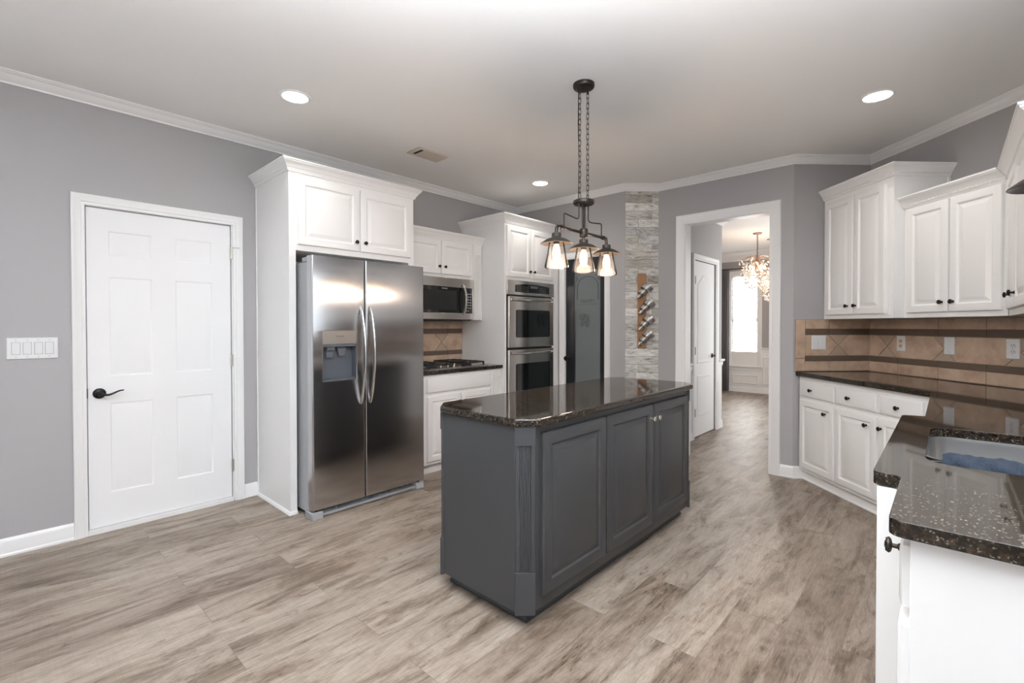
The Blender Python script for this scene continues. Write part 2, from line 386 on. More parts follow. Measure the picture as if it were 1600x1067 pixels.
def cdw(c, d, z=0): return (S2 * (c + d), S2 * (c - d), z)
def text(name, body, size, mat, parent, loc, rot=(90, 0, 0), extrude=.0006, align='CENTER'):
    cu = bpy.data.curves.new(name, 'FONT'); cu.body = body; cu.size = size; cu.extrude = extrude; cu.align_x = align; cu.align_y = 'CENTER'
    cu.materials.append(M[mat]); o = bpy.data.objects.new(name, cu); C.objects.link(o); o.parent = parent; o.location = loc
    o.rotation_euler = tuple(R(a) for a in rot)
    me = bpy.data.meshes.new_from_object(o); me.name = name; n = bpy.data.objects.new(name, me); C.objects.link(n); n.parent = parent
    n.location = loc; n.rotation_euler = o.rotation_euler; bpy.data.objects.remove(o); return n
def knob(parent, x, y, z, mat='black', r=.0145, label=None):
    """cabinet knob: stem towards -y and a scalloped button"""
    mb = MB(); mb.lathe([(.008, 0), (.008, -.003), (.005, -.005), (.0045, -.016)], (x, y, z), 12, 'y')
    mb.lathe([(.006, -.014), (r * .8, -.016), (r, -.019), (r, -.022), (r * .75, -.025), (r * .3, -.028)], (x, y, z), 14, 'y')
    for k in range(8):
        a = 2 * PI * k / 8; mb.lathe([(.0022, -.0215), (.003, -.024), (.001, -.026)], (x + r * .78 * math.cos(a), y, z + r * .78 * math.sin(a)), 6, 'y')
    return mb.build('knob', mat, parent, label)

# ------------------------------------------------------------------ the room
CZ = 2.752; YA = 3.955; YB = 3.9525; XP = 4.39; XD = 4.635; YS = -.585; XB = -2.6; T = .1
CSH = S2 * (XP + 2.45); DWC = 3.97; RWD = 3.262
pA = (XP, YA); pB = (XP, 2.45); pC = (XD, 2.205); pD = (XD, 2 ** .5 * DWC - XD); pE = cdw(DWC, RWD)[:2]; pF = (YS + 2 ** .5 * RWD, YS)
st('floor', MB().box(XB - .1, 10.2, -.75, 5.3, -.08, 0), 'floor', smooth=0)
st('ceiling', MB().box(XB - .1, 10.2, -.75, 5.3, CZ, CZ + .08), 'ceil', smooth=0)
def wall_seg(a, b, z0=0, z1=CZ, th=T):
    a, b = Vector(a), Vector(b); e = (b - a).normalized(); n = Vector((-e.y, e.x)) * th
    return [tuple(a), tuple(b), tuple(b + n), tuple(a + n)]
def wallp(name, a, b, mat='wall', z0=0, z1=CZ, th=T):
    return st(name, MB().prism(wall_seg(a, b, th=th), z0, z1), mat, smooth=0)
# left wall with the entry door opening
EX0, EX1, EZ1 = .385, 1.212, 2.066
mb = MB(); mb.box(XB, -2.0, YA, YA + T, 0, CZ); mb.box(-.5, EX0, YA, YA + T, 0, CZ); mb.box(-2.0, -.5, YA, YA + T, 0, .8); mb.box(-2.0, -.5, YA, YA + T, 2.2, CZ); mb.box(EX0, EX1, YA, YA + T, EZ1, CZ); mb.box(EX1, XP + .02, YA, YA + T, 0, CZ); st('wall_left', mb, 'wall', smooth=0)
# pantry wall with its door opening
PY0, PY1, PZ1 = 2.690, 3.212, 2.062
mb = MB(); mb.box(XP, XP + T, PY1, YA, 0, CZ); mb.box(XP, XP + T, PY0, PY1, PZ1, CZ); mb.box(XP, XP + T, 2.45, PY0, 0, CZ); st('wall_pantry', mb, 'wall', smooth=0)
o = MB().box(1.374, 1.374 + (XD - XP) * 2 ** .5, 0, .05, 0, CZ).build('wall_shiplap', 'shiplap', smooth=0, kind='structure'); o.location = cdw(CSH, 0); o.rotation_euler = (0, 0, R(-45))
DY0, DY1, DZ1 = 1.165, 1.925, 2.315
mb = MB(); mb.box(XD, XD + T, DY1, pC[1], 0, CZ); mb.box(XD, XD + T, DY0, DY1, DZ1, CZ); mb.box(XD, XD + T, pD[1], DY0, 0, CZ); st('wall_doorway', mb, 'wall', smooth=0)
wallp('wall_diagonal', pD, pE); wallp('wall_right', pE, pF)
WX0, WX1, WZ0, WZ1 = 1.42, 2.62, 1.16, 2.1
mb = MB(); mb.box(XB, WX0, YS - T, YS, 0, CZ); mb.box(WX1, pF[0], YS - T, YS, 0, CZ); mb.box(WX0, WX1, YS - T, YS, 0, WZ0); mb.box(WX0, WX1, YS - T, YS, WZ1, CZ); st('wall_sink', mb, 'wall', smooth=0)
BY0, BY1, BZ1 = .35, 3.15, 2.3
mb = MB(); mb.box(XB - T, XB, YS, BY0, 0, CZ); mb.box(XB - T, XB, BY1, YA, 0, CZ); mb.box(XB - T, XB, BY0, BY1, BZ1, CZ); mb.box(XB - T, XB, BY0, BY1, 0, .12); st('wall_back', mb, 'wall', smooth=0)

CROWN = [(0, -.062), (.012, -.062), (.014, -.054), (.020, -.050), (.030, -.044), (.045, -.026), (.054, -.018), (.062, -.016), (.068, -.010), (.075, -.008), (.075, 0), (0, 0)]
path = [(XB, YA), pA, pB, pC, pD, pE, pF, (XB, YS)]
st('trim_1', MB().sweep(path, [(o, CZ + z) for o, z in CROWN], 1, closed=True), 'trim', smooth=25)
BASE = [(0, 0), (.018, 0), (.018, .012), (.014, .018), (.014, .082), (.010, .092), (.006, .100), (0, .103)]
def base(name, pts): st(name, MB().sweep(pts, BASE, 1), 'trim', smooth=25)
base('baseboard_left', [(XB, YA), (.322, YA)]); base('baseboard_corner', [(1.272, YA), (1.372, YA)])
base('baseboard_pantry', [(XP, 2.625), pB, pC, (XD, 2.022)])
base('baseboard_doorway', [(XD, 1.085), pD, cdw(DWC, 2.70)[:2]])
CAS = [(0, 0), (0, .012), (.010, .014), (.016, .014), (.020, .018), (.052, .020), (.058, .024), (.063, .024), (.066, .018), (.066, 0)]
CASW = [(o * 1.36, t) for o, t in CAS]

# entry door in the left wall
def slab_grid(mb, xs, zs, cells, yf, t, panel):
    """flat slab face made of grid cells; cells in `cells` get a pressed panel"""
    mb.box(xs[0], xs[-1], yf + .012, yf + t, zs[0], zs[-1])
    for x0, x1, ya, yb in ((xs[0], xs[0], 0, 1), (xs[-1], xs[-1], 0, 1)):
        mb.add([(x0, yf, zs[0]), (x0, yf + .012, zs[0]), (x0, yf + .012, zs[-1]), (x0, yf, zs[-1])], [(0, 1, 2, 3)])
    for z0 in (zs[0], zs[-1]):
        mb.add([(xs[0], yf, z0), (xs[-1], yf, z0), (xs[-1], yf + .012, z0), (xs[0], yf + .012, z0)], [(0, 1, 2, 3)])
    for i in range(len(xs) - 1):
        for j in range(len(zs) - 1):
            r = lambda k, y: [(xs[i] + k, yf + y, zs[j] + k), (xs[i + 1] - k, yf + y, zs[j] + k), (xs[i + 1] - k, yf + y, zs[j + 1] - k), (xs[i] + k, yf + y, zs[j + 1] - k)]
            if (i, j) in cells: mb.loops([r(k, y) for k, y in panel], False, True)
            else: mb.add(r(0, 0), [(0, 1, 2, 3)])
    return mb
PAN = [(0, 0), (.004, .001), (.012, .0075), (.020, .0075), (.046, .002), (.050, .0015)]
d1 = slab_grid(MB(), [.392, .495, .727, .852, 1.083, 1.200], [.032, .236, .822, .985, 1.632, 1.755, 1.926, 2.058], {(1, 1), (3, 1), (1, 3), (3, 3), (1, 5), (3, 5)}, YA + .012, .036, PAN).build('door_1', 'doorw', kind='structure')
d1['label'] = 'white six-panel entry door in the left wall with black lever'
mb = MB().casing(.385, 1.212, 0, 2.066, CAS, YA); mb.build('door_casing', 'trim', d1)
mb = MB(); mb.box(.372, .386, YA, YA + .09, 0, 2.078); mb.box(1.206, 1.222, YA, YA + .09, 0, 2.078); mb.box(.386, 1.206, YA, YA + .09, 2.064, 2.078); mb.box(.386, .405, YA + .05, YA + .07, 0, 2.06); mb.box(1.19, 1.206, YA + .05, YA + .07, 0, 2.06); mb.box(.386, 1.206, YA + .05, YA + .07, 2.05, 2.066); mb.build('door_jamb', 'trim', d1)
MB().box(.386, 1.206, YA - .012, YA + .07, 0, .028).build('threshold', 'trim', d1)
h = MB(); h.lathe([(.033, 0), (.033, -.006), (.026, -.012), (.014, -.014), (.011, -.045), (.014, -.050), (.012, -.058)], (.447, YA + .012, .885), 24, 'y')
hd = h.build('door_handle', 'black', d1, 'black lever handle')
pts = []
for k in range(13):
    t = k / 12; pts.append((.447 + .115 * t, YA - .040, .885 - .010 * math.sin(t * PI * 1.6) + .006 * t))
MB().tube(pts, [.0085 - .0045 * k / 12 for k in range(13)], 8).build('lever', 'black', hd)
for z in (1.86, 1.055, .267):
    hb = MB(); hb.lathe([(.0065, -.045), (.0065, .045)], (1.203, YA + .006, z), 10); hb.box(1.205, 1.212, YA - .006, YA + .01, z - .045, z + .045)
    hb.lathe([(.004, -.049), (.0075, -.047), (.0075, -.045)], (1.203, YA + .006, z), 10); hb.build('hinge', 'hinge', d1, 'satin metal hinge')
MB().box(.3865, .3915, YA + .004, YA + .02, .86, .92).build('strike_plate', 'black', d1)
MB().tube([(1.215, YA - .002, 1.895), (1.215, YA - .04, 1.895), (1.25, YA - .04, 1.895)], .003, 6).build('hinge_stop', 'hinge', d1)

# light switches left of the entry door
t = thing('light_switch', 'white four-rocker light switch plate left of the entry door', 'light switch', (.152, YB, 1.183))
MB().loops([[(-a, y, -b), (a, y, -b), (a, y, b), (-a, y, b)] for a, b, y in ((.107, .062, 0), (.107, .062, -.003), (.104, .059, -.006))]).build('cover_plate', 'plate', t)
for k in range(4):
    x = -.069 + .046 * k
    MB().box(x - .0185, x + .0185, -.0062, -.0055, -.036, .036).build('rocker_frame', 'fgrey', t)
    MB().loops([[(x - .0165, -.006, -.034), (x + .0165, -.006, -.034), (x + .0165, -.006, .034), (x - .0165, -.006, .034)], [(x - .0160, -.008, -.0335), (x + .0160, -.008, -.0335), (x + .0160, -.0115, .0335), (x - .0160, -.0115, .0335)]]).build('rocker', 'plate', t)
    for z in (-.049, .049): MB().lathe([(.003, -.006), (.003, -.0072)], (x, 0, z), 8, 'y').build('screw', 'hinge', t)

# ------------------------------------------------------------------ cabinets on the left wall
def crown_cab(mb, x0, x1, yf, yb, z0, z1, pr=.055, left=True, right=True, dentil=False, mi=0, ends=(0, 0)):
    hgt = z1 - z0
    prof = [(0, 0), (.010, 0), (.012, .10), (.016, .16), (.016, .26), (.022, .30), (.030, .48), (.042, .68), (.048, .74), (.050, .84), (pr, .86), (pr, 1), (0, 1)]
    pts = ([(x0, yb)] if left else []) + [(x0, yf), (x1, yf)] + ([(x1, yb)] if right else [])
    mb.sweep(pts, [(o, z0 + z * hgt) for o, z in prof], 1, mi=mi, ends=ends)
    if dentil:
        zz = z0 + .17 * hgt; n = int((x1 - x0) / .012)
        for k in range(n):
            x = x0 + (k + .5) * (x1 - x0) / n; mb.box(x - .0035, x + .0035, yf - .0215, yf - .014, zz, zz + .009)
        for sd, fl in ((x0, left), (x1, right)):
            if fl:
                n = int((yb - yf) / .012)
                for k in range(n):
                    y = yf + (k + .5) * (yb - yf) / n; e = .0215 * (-1 if sd == x0 else 1); e2 = .014 * (-1 if sd == x0 else 1)
                    mb.box(min(sd + e, sd + e2), max(sd + e, sd + e2), y - .0035, y + .0035, zz, zz + .009)
    return mb
G_LEFT = 'white cabinets along the left wall'
def door(parent, x0, x1, z0, z1, yf, kx, kz, mat='white', t=.02, fwid=.052, kmat='black'):
    d = MB().raised(x0, x1, z0, z1, yf, t, fwid).build('door', mat, parent, smooth=20)
    if kx is not None: knob(d, kx, yf - t, kz, kmat)
    return d

# refrigerator surround, face at y=3.35
YF = 3.35
t = thing('refrigerator_cabinet', 'tall white cabinet surrounding the steel refrigerator beside the entry door', 'cabinet', (1.895, 3.65, 0))
ox, oy = 1.895, 3.65
class Loc(MB):
    """builder that takes world coordinates and subtracts the thing's base point"""
    def __init__(s, ox, oy): super().__init__(); s.o = (ox, oy)
    def build(s, *a, **k):
        s.v = [(x - s.o[0], y - s.o[1], z) for x, y, z in s.v]; return super().build(*a, **k)
mb = Loc(ox, oy)
mb.box(1.378, 1.424, YF, YB, 0, 2.45); mb.box(2.362, 2.413, YF, YB, 0, 2.45); mb.box(1.424, 2.362, YF, YB, 1.84, 2.45)
mb.box(1.424, 2.362, YB - .012, YB, 0, 1.84)
mb.build('carcass', 'white', t, bevel=.0015)
mb = Loc(ox, oy); mb.sweep([(1.378, YB), (1.378, YF), (1.424, YF)], [(0, 0), (.014, 0), (.014, .006), (.009, .016), (.004, .022), (0, .024)], 1); mb.box(1.372, 1.378, YB - .016, YB, .03, 2.38); mb.build('base_molding', 'trim', t)
mb = crown_cab(Loc(ox, oy), 1.378, 2.413, YF, YB, 2.383, 2.46); mb.build('crown_molding', 'white', t, smooth=25)
def ldoor(parent, ox, oy, x0, x1, z0, z1, yf, kx, kz, mat='white', fwid=.052, kmat='black', kl=None):
    d = MB().raised(x0 - ox, x1 - ox, z0, z1, yf - oy, .02, fwid).build('door', mat, parent, smooth=20)
    if kx is not None: knob(d, kx - ox, yf - oy - .02, kz, kmat, label=kl)
    return d
ldoor(t, ox, oy, 1.437, 1.902, 1.882, 2.352, YF, 1.872, 1.95); ldoor(t, ox, oy, 1.915, 2.375, 1.882, 2.352, YF, 1.947, 1.95)

# refrigerator
FX0, FXS, FX1, FY, FZ0, FZ1 = 1.434, 1.828, 2.354, 3.13, .066, 1.787
t = thing('refrigerator', 'stainless steel side-by-side refrigerator with ice and water dispenser', 'refrigerator', (1.894, 3.5, 0)); ox, oy = 1.894, 3.5
def L(): return Loc(ox, oy)
L().box(1.444, 2.344, 3.215, 3.90, .03, 1.752).build('body', 'fgrey', t, bevel=.004)
def rprof(x0, x1, yf, yb, r=.011, rl=True, rr=True):
    p = [(x1, yb), (x0, yb)]
    for sx, on in ((x0, rl), (x1, rr)):
        if on:
            sg = 1 if sx == x0 else -1
            a = [(sx + sg * r * (1 - math.cos(k * PI / 8)), yf + r * (1 - math.sin(k * PI / 8))) for k in range(5)]
            p += a if sx == x0 else a[::-1]
        else: p.append((sx, yf))
    return p
DX0, DX1, PZ0_, PZ1_ = 1.507, 1.757, .93, 1.279
mb = L(); xs = FXS - .003
mb.prism(rprof(FX0, xs, FY, FY + .07), FZ0, PZ0_); mb.prism(rprof(FX0, xs, FY, FY + .07), PZ1_, FZ1)
mb.prism(rprof(FX0, DX0, FY, FY + .07, rr=False), PZ0_, PZ1_); mb.prism(rprof(DX1, xs, FY, FY + .07, rl=False), PZ0_, PZ1_)
fd = mb.build('freezer_door', 'steel', t)
gd = L().prism(rprof(FXS + .003, FX1, FY, FY + .07), FZ0, FZ1).build('refrigerator_door', 'steel', t)
mb = L(); mb.box(FX0 + .012, FX1 - .012, FY + .07, FY + .085, FZ0 + .01, FZ1 - .02); mb.build('door_gasket', 'fplast', t)
for par, x in ((fd, 1.788), (gd, 1.864)):
    pts = []; rr = []
    for k in range(25):
        u = k / 24; z = .752 + .70 * u; b = math.sin(PI * u) ** .75
        pts.append((x - ox, FY - .004 - .062 * b - oy, z)); rr.append(.0145 if 0 < k < 24 else .012)
    MB().tube(pts, rr, 10, flat=.62).build('handle', 'steelh', par, 'bowed steel handle')
# dispenser
mb = L(); mb.box(DX0, DX1, FY - .002, FY + .012, 1.186, PZ1_); dp = mb.build('dispenser_panel', 'dpanel', fd, bevel=.002)
text('brand_lettering', 'FRIGIDAIRE', .0115, 'ink', dp, (1.632 - ox, FY - .0026 - oy, 1.24))
for k in range(6): MB().lathe([(.002, 0), (.002, -.001)], (1.575 - ox + .02 * k, FY - .002 - oy, 1.203), 8, 'y').build('indicator', 'ink', dp)
mb = L(); mb.box(DX0, DX1, FY + .055, FY + .068, PZ0_, 1.186); mb.box(DX0, DX0 + .004, FY, FY + .06, PZ0_, 1.186); mb.box(DX1 - .004, DX1, FY, FY + .06, PZ0_, 1.186)
mb.loops([[(DX0, FY, PZ0_), (DX1, FY, PZ0_), (DX1, FY + .06, PZ0_), (DX0, FY + .06, PZ0_)], [(DX0, FY, PZ0_ + .008), (DX1, FY, PZ0_ + .008), (DX1, FY + .06, PZ0_ + .02), (DX0, FY + .06, PZ0_ + .02)]])
mb.box(DX0, DX1, FY, FY + .06, 1.168, 1.186)
mb.build('dispenser_recess', 'disp', fd)
mb = L(); mb.box(1.545, 1.60, FY + .012, FY + .05, 1.145, 1.168); mb.loops([[(1.548, FY + .03, 1.145), (1.598, FY + .03, 1.145), (1.598, FY + .05, 1.145), (1.548, FY + .05, 1.145)], [(1.552, FY + .035, 1.09), (1.594, FY + .035, 1.09), (1.594, FY + .042, 1.09), (1.552, FY + .042, 1.09)]])
mb.loops([[(1.628, FY + .02, 1.168), (1.69, FY + .02, 1.168), (1.69, FY + .055, 1.168), (1.628, FY + .055, 1.168)], [(1.64, FY + .03, 1.10), (1.68, FY + .03, 1.10), (1.68, FY + .04, 1.10), (1.64, FY + .04, 1.10)]])
mb.build('dispenser_paddle', 'dpad', fd)
mb = L(); mb.casing(DX0, DX1, PZ0_, PZ1_, [(0, 0), (0, .0025), (.003, .0025), (.0035, 0)], FY, bottom=True); mb.build('dispenser_bezel', 'chrome', fd)
for x in (1.47, 2.31):
    mb = L(); mb.box(x - .03, x + .03, FY + .02, FY + .16, 1.752, 1.782); mb.build('hinge_cover', 'fplast', t, bevel=.004)
mb = L(); mb.box(1.50, 2.29, FY + .045, FY + .055, .012, .064)
mb.build('toe_grille', 'grate_dark', t)
mb = L(); mb.box(1.50, 2.29, FY + .022, FY + .045, .008, .024)
for k in range(4): mb.box(1.50, 2.29, FY + .036, FY + .045, .030 + .009 * k, .033 + .009 * k)
for k in range(16): mb.box(1.52 + .05 * k, 1.523 + .05 * k, FY + .036, FY + .045, .024, .064)
mb.build('grille_slats', 'fplast', t)
for x0, x1 in ((1.427, 1.505), (2.278, 2.350)):
    mb = L(); a, b = (.018, 0) if x0 < 2 else (0, .018)
    mb.loops([[(x0 + a * .2, FY - .002, 0), (x1 - b * .2, FY - .002, 0), (x1, FY + .11, 0), (x0, FY + .11, 0)], [(x0, FY + .004, .05), (x1, FY + .004, .05), (x1, FY + .11, .052), (x0, FY + .11, .052)]])
    mb.build('foot', 'fgrey', t, bevel=.004)
for x in (1.47, 2.31): L().lathe([(.014, .052), (.014, .066)], (x, FY + .035, 0), 12).build('hinge_pin', 'black', t)

# microwave cabinet
YM = 3.63
t = thing('microwave_cabinet', 'low white wall cabinet with two doors above the microwave', 'cabinet', (2.95, 3.8, 1.78)); ox, oy = 2.95, 3.8
def pz(mb, z): mb.v = [(x, y, zz - z) for x, y, zz in mb.v]; return mb
mb = L(); mb.box(2.416, 3.482, YM, YB, 1.785, 2.225); mb.box(3.335, 3.482, YM, YB, 1.372, 1.785); mb.box(2.416, 2.53, YM, YB, 1.372, 1.785); pz(mb, 1.78).build('carcass', 'white', t, bevel=.0015)
mb = crown_cab(L(), 2.416, 3.482, YM, YB, 2.15, 2.228, left=False, right=False); pz(mb, 1.78).build('crown_molding', 'white', t, smooth=25)
mb = L(); mb.box(3.352, 3.462, YM - .014, YM, 2.045, 2.15); mb.box(3.352, 3.362, YM - .01, YM, 1.372, 2.045); mb.box(3.452, 3.462, YM - .01, YM, 1.372, 2.045)
for k in range(4): mb.box(3.372 + .02 * k, 3.382 + .02 * k, YM - .008, YM, 1.39, 2.03)
pz(mb, 1.78).build('pilaster', 'white', t, bevel=.001)
for x0, x1, kx in ((2.54, 2.922, 2.895), (2.935, 3.322, 2.968)):
    d = MB().raised(x0 - ox, x1 - ox, 1.815 - 1.78, 2.135 - 1.78, YM - oy, .02, .05).build('door', 'white', t, smooth=20); knob(d, kx - ox, YM - oy - .02, 1.885 - 1.78)

# microwave
t = thing('microwave', 'stainless steel over-the-range microwave with bowed handle', 'microwave', (2.93, 3.75, 1.372)); ox, oy = 2.93, 3.75
YW = 3.56; Z0 = 1.372
mb = L(); mb.box(2.555, 3.308, YW + .03, YB, Z0, 1.782); pz(mb, Z0).build('body', 'blackp', t)
mb = L(); mb.box(2.555, 3.308, YW, YW + .03, 1.690, 1.778); pz(mb, Z0).build('vent_panel', 'steelh', t, bevel=.003)
mb = L(); mb.box(2.555, 3.308, YW, YW + .03, Z0 + .004, 1.437); mb.box(3.283, 3.308, YW, YW + .03, 1.437, 1.690); mfr = pz(mb, Z0).build('door', 'steelh', t, bevel=.002)
mb = L(); mb.box(2.555, 3.175, YW + .003, YW + .03, 1.437, 1.690); pz(mb, Z0).build('door_glass', 'glassblk', mfr)
mb = L(); mb.box(3.178, 3.282, YW + .003, YW + .03, 1.437, 1.690); cp = pz(mb, Z0).build('control_panel', 'glassblk', t)
for r in range(7):
    mb = L()
    for c in range(3 if r else 2): mb.box(3.205 + .025 * c, 3.217 + .025 * c, YW + .0015, YW + .003, 1.458 + .028 * r, 1.466 + .028 * r)
    pz(mb, Z0).build('key_row', 'inkw', cp)
mb = L(); mb.box(2.62, 3.08, YW + .002, YW + .003, 1.465, 1.655); pz(mb, Z0).build('window_screen', 'blackp', mfr)
text('brand_lettering', 'FRIGIDAIRE', .014, 'inkw', mfr, (2.925 - ox, YW + .0015 - oy, 1.672 - Z0))
pts = [(3.155 - ox, YW - .004 - .05 * math.sin(PI * k / 16) ** .7 - oy, 1.425 + .295 * k / 16 - Z0) for k in range(17)]
MB().tube(pts, .011, 10, flat=.7).build('handle', 'chrome', mfr, 'bowed chrome handle')
mb = L(); mb.box(2.58, 3.28, YW + .02, YW + .30, Z0 - .006, Z0); pz(mb, Z0).build('underside_vent', 'grate_dark', t)

# oven cabinet
YO = 3.305; OX0, OX1 = 3.488, XP - .006
t = thing('oven_cabinet', 'tall white cabinet holding the double wall oven', 'cabinet', (3.93, 3.6, 0)); ox, oy = 3.93, 3.6
mb = L(); mb.box(OX0, 3.516, YO, YB, 0, 2.44); mb.box(4.266, OX1, YO, YB, 0, 2.44); mb.box(3.516, 4.266, YO, YB, 1.785, 2.44); mb.box(3.516, 4.266, YO, YB, .10, .46); mb.box(3.516, 4.266, YO + .05, YB, 0, .10); mb.box(3.516, 4.266, YB - .03, YB, .46, 1.785)
mb.build('carcass', 'white', t, bevel=.0015)
crown_cab(L(), OX0, OX1, YO, YB, 2.36, 2.445, right=False).build('crown_molding', 'white', t, smooth=25)
ldoor(t, ox, oy, 3.512, 3.882, 1.815, 2.335, YO, 3.857, 1.885); ldoor(t, ox, oy, 3.894, 4.268, 1.815, 2.335, YO, 3.925, 1.885)
L().drawer(3.53, 4.25, .13, .43, YO).build('drawer', 'white', t, smooth=20)

t = thing('double_oven', 'stainless steel double wall oven with two dark windows', 'oven', (3.895, 3.6, .47)); ox, oy = 3.895, 3.6
OL, OR_ = 3.522, 4.262; zb = .47
mb = L(); mb.box(OL, OR_, YO - .002, YB - .04, .47, 1.782); pz(mb, zb).build('body', 'blackp', t)
mb = L(); mb.box(3.508, 4.28, YO - .022, YO - .001, 1.632, 1.782); cpn = pz(mb, zb).build('control_panel', 'steelh', t, bevel=.003)
poly = [(3.625, 1.662), (4.19, 1.662), (4.19, 1.735)] + [(4.19 - .565 * k / 12, 1.735 + .018 * math.sin(PI * k / 12)) for k in range(1, 12)] + [(3.625, 1.735)]
mb = L(); mb.prism_y(poly, YO - .0245, YO - .021); dsp = pz(mb, zb).build('display', 'glassblk', cpn)
mb = L()
for r in range(3):
    for c in range(5): mb.box(3.72 + .025 * c, 3.731 + .025 * c, YO - .0255, YO - .0245, 1.675 + .02 * r, 1.682 + .02 * r)
    for c in range(4): mb.box(4.02 + .03 * c, 4.035 + .03 * c, YO - .0255, YO - .0245, 1.675 + .02 * r, 1.681 + .02 * r)
mb.box(3.865, 3.985, YO - .0255, YO - .0245, 1.71, 1.735)
pz(mb, zb).build('keypad', 'ink', dsp)
for z0, z1, w0, w1, hz in ((1.088, 1.616, 1.19, 1.478, 1.582), (.535, 1.066, .63, .92, 1.030)):
    mb = L(); mb.box(3.526, 4.258, YO - .03, YO - .003, z0, z1); dr = pz(mb, zb).build('oven_door', 'steelh', t, bevel=.004)
    r = .02; q = []
    for cx, cz, a0 in ((4.19 - r, w1 - r, 0), (3.628 + r, w1 - r, 90), (3.628 + r, w0 + r, 180), (4.19 - r, w0 + r, 270)):
        q += [(cx + r * math.cos(R(a0 + 22.5 * k)), cz + r * math.sin(R(a0 + 22.5 * k))) for k in range(5)]
    mb = L(); mb.prism_y(q, YO - .032, YO - .029); pz(mb, zb).build('oven_window', 'glassblk', dr)
    pts = [(3.555 + .675 * k / 20 - ox, YO - .034 - .042 * math.sin(PI * k / 20) ** .6 - oy, hz - zb - .004 * math.sin(PI * k / 20)) for k in range(21)]
    MB().tube(pts, .012, 10).build('handle', 'steelh', dr, 'bowed steel bar handle')
mb = L(); mb.box(3.55, 4.24, YO - .012, YO - .003, .475, .53); pz(mb, zb).build('lower_vent', 'grate_dark', t)

# cooktop base cabinet, counter, cooktop, backsplash
YC = 3.348
t = thing('cooktop_base_cabinet', 'white base cabinet under the gas cooktop between refrigerator and oven', 'cabinet', (2.95, 3.65, 0)); ox, oy = 2.95, 3.65
mb = L(); mb.box(2.416, 3.484, YC, YB, .09, .882); mb.box(2.416, 3.484, 3.395, YB, 0, .09); mb.build('carcass', 'white', t, bevel=.0015)
L().drawer(2.542, 3.318, .722, .848, YC).build('drawer_front', 'white', t, smooth=20)
ldoor(t, ox, oy, 2.542, 2.925, .118, .695, YC, 2.90, .62); ldoor(t, ox, oy, 2.938, 3.318, .118, .695, YC, 2.965, .62)
mb = L(); mb.box(3.352, 3.468, YC - .014, YC, .80, .878); mb.box(3.352, 3.362, YC - .01, YC, .10, .80); mb.box(3.458, 3.468, YC - .01, YC, .10, .80)
for k in range(4): mb.box(3.373 + .02 * k, 3.383 + .02 * k, YC - .008, YC, .12, .785)
mb.build('pilaster', 'white', t, bevel=.001)
def slab(poly, z0, z1, hole=None):
    """counter slab with an optional hole; returns an MB"""
    bm = bmesh.new(); mbx = MB()
    def loop(pts, z):
        v = [bm.verts.new((x, y, z)) for x, y in pts]; return [bm.edges.new((v[i], v[(i + 1) % len(v)])) for i in range(len(v))]
    e = loop(poly, z1) + (loop(hole, z1) if hole else [])
    bmesh.ops.triangle_fill(bm, use_beauty=True, use_dissolve=False, edges=e, normal=(0, 0, 1))
    bm.verts.index_update(); vs_ = [tuple(v.co) for v in bm.verts]; fs = [[v.index for v in f.verts] for f in bm.faces]; bm.free()
    mbx.add(vs_, fs); mbx.add([(x, y, z0) for x, y, _ in vs_], [f[::-1] for f in fs])
    for lp in [poly] + ([hole] if hole else []):
        mbx.loops([[(x, y, z0) for x, y in lp], [(x, y, z1) for x, y in lp]], False, False)
    return mbx
o = slab([(2.416, 3.322), (3.486, 3.322), (3.486, YB), (2.416, YB)], .884, .918).build('cooktop_countertop', 'granite', smooth=40, bevel=.007, seg=3)
tag(o, 'short dark granite countertop with the gas cooktop in it', 'countertop')
t = thing('gas_cooktop', 'stainless steel gas cooktop with black grates under the microwave', 'cooktop', (2.95, 3.65, .918)); ox, oy = 2.95, 3.65
mb = L(); mb.loops([[(2.575 - i, 3.375 - i, z), (3.325 + i, 3.375 - i, z), (3.325 + i, 3.885 + i, z), (2.575 - i, 3.885 + i, z)] for i, z in ((0, 0), (0, .006), (-.006, .010), (-.02, .010), (-.03, .007))]); mb.build('steel_top', 'steelh', t)
for gx in (2.735, 3.165):
    for gy in (3.52, 3.76):
        mb = L(); mb.lathe([(.052, .008), (.050, .020), (.036, .022), (.036, .030), (.030, .034), (.008, .035)], (gx, gy, 0), 20); mb.build('burner', 'iron', t)
for gx in (2.735, 3.165):
    mb = L(); x0, x1, y0, y1 = gx - .135, gx + .135, 3.405, 3.868; zt = .046
    for a in ((x0, x1, y0, y0 + .012), (x0, x1, y1 - .012, y1), (x0, x0 + .012, y0, y1), (x1 - .012, x1, y0, y1), (x0, x1, 3.632, 3.644)): mb.box(*a, zt - .014, zt)
    for cy in (3.52, 3.76):
        for k in range(4):
            a = PI / 4 + k * PI / 2; c1, s1 = math.cos(a), math.sin(a)
            p0 = (gx + .028 * c1, cy + .028 * s1); p1 = (gx + .14 * c1, cy + .11 * s1); n = (-s1 * .005, c1 * .005)
            mb.prism([(p0[0] + n[0], p0[1] + n[1]), (p0[0] - n[0], p0[1] - n[1]), (p1[0] - n[0], p1[1] - n[1]), (p1[0] + n[0], p1[1] + n[1])], zt - .012, zt + .004)
        mb.box(gx - .135, gx - .035, cy - .005, cy + .005, zt - .012, zt + .004); mb.box(gx + .035, gx + .135, cy - .005, cy + .005, zt - .012, zt + .004)
    for fx in (x0 + .006, x1 - .006):
        for fy in (y0 + .006, y1 - .006): mb.box(fx - .007, fx + .007, fy - .007, fy + .007, .008, zt - .01)
    mb.build('grate', 'iron', t, bevel=.002)
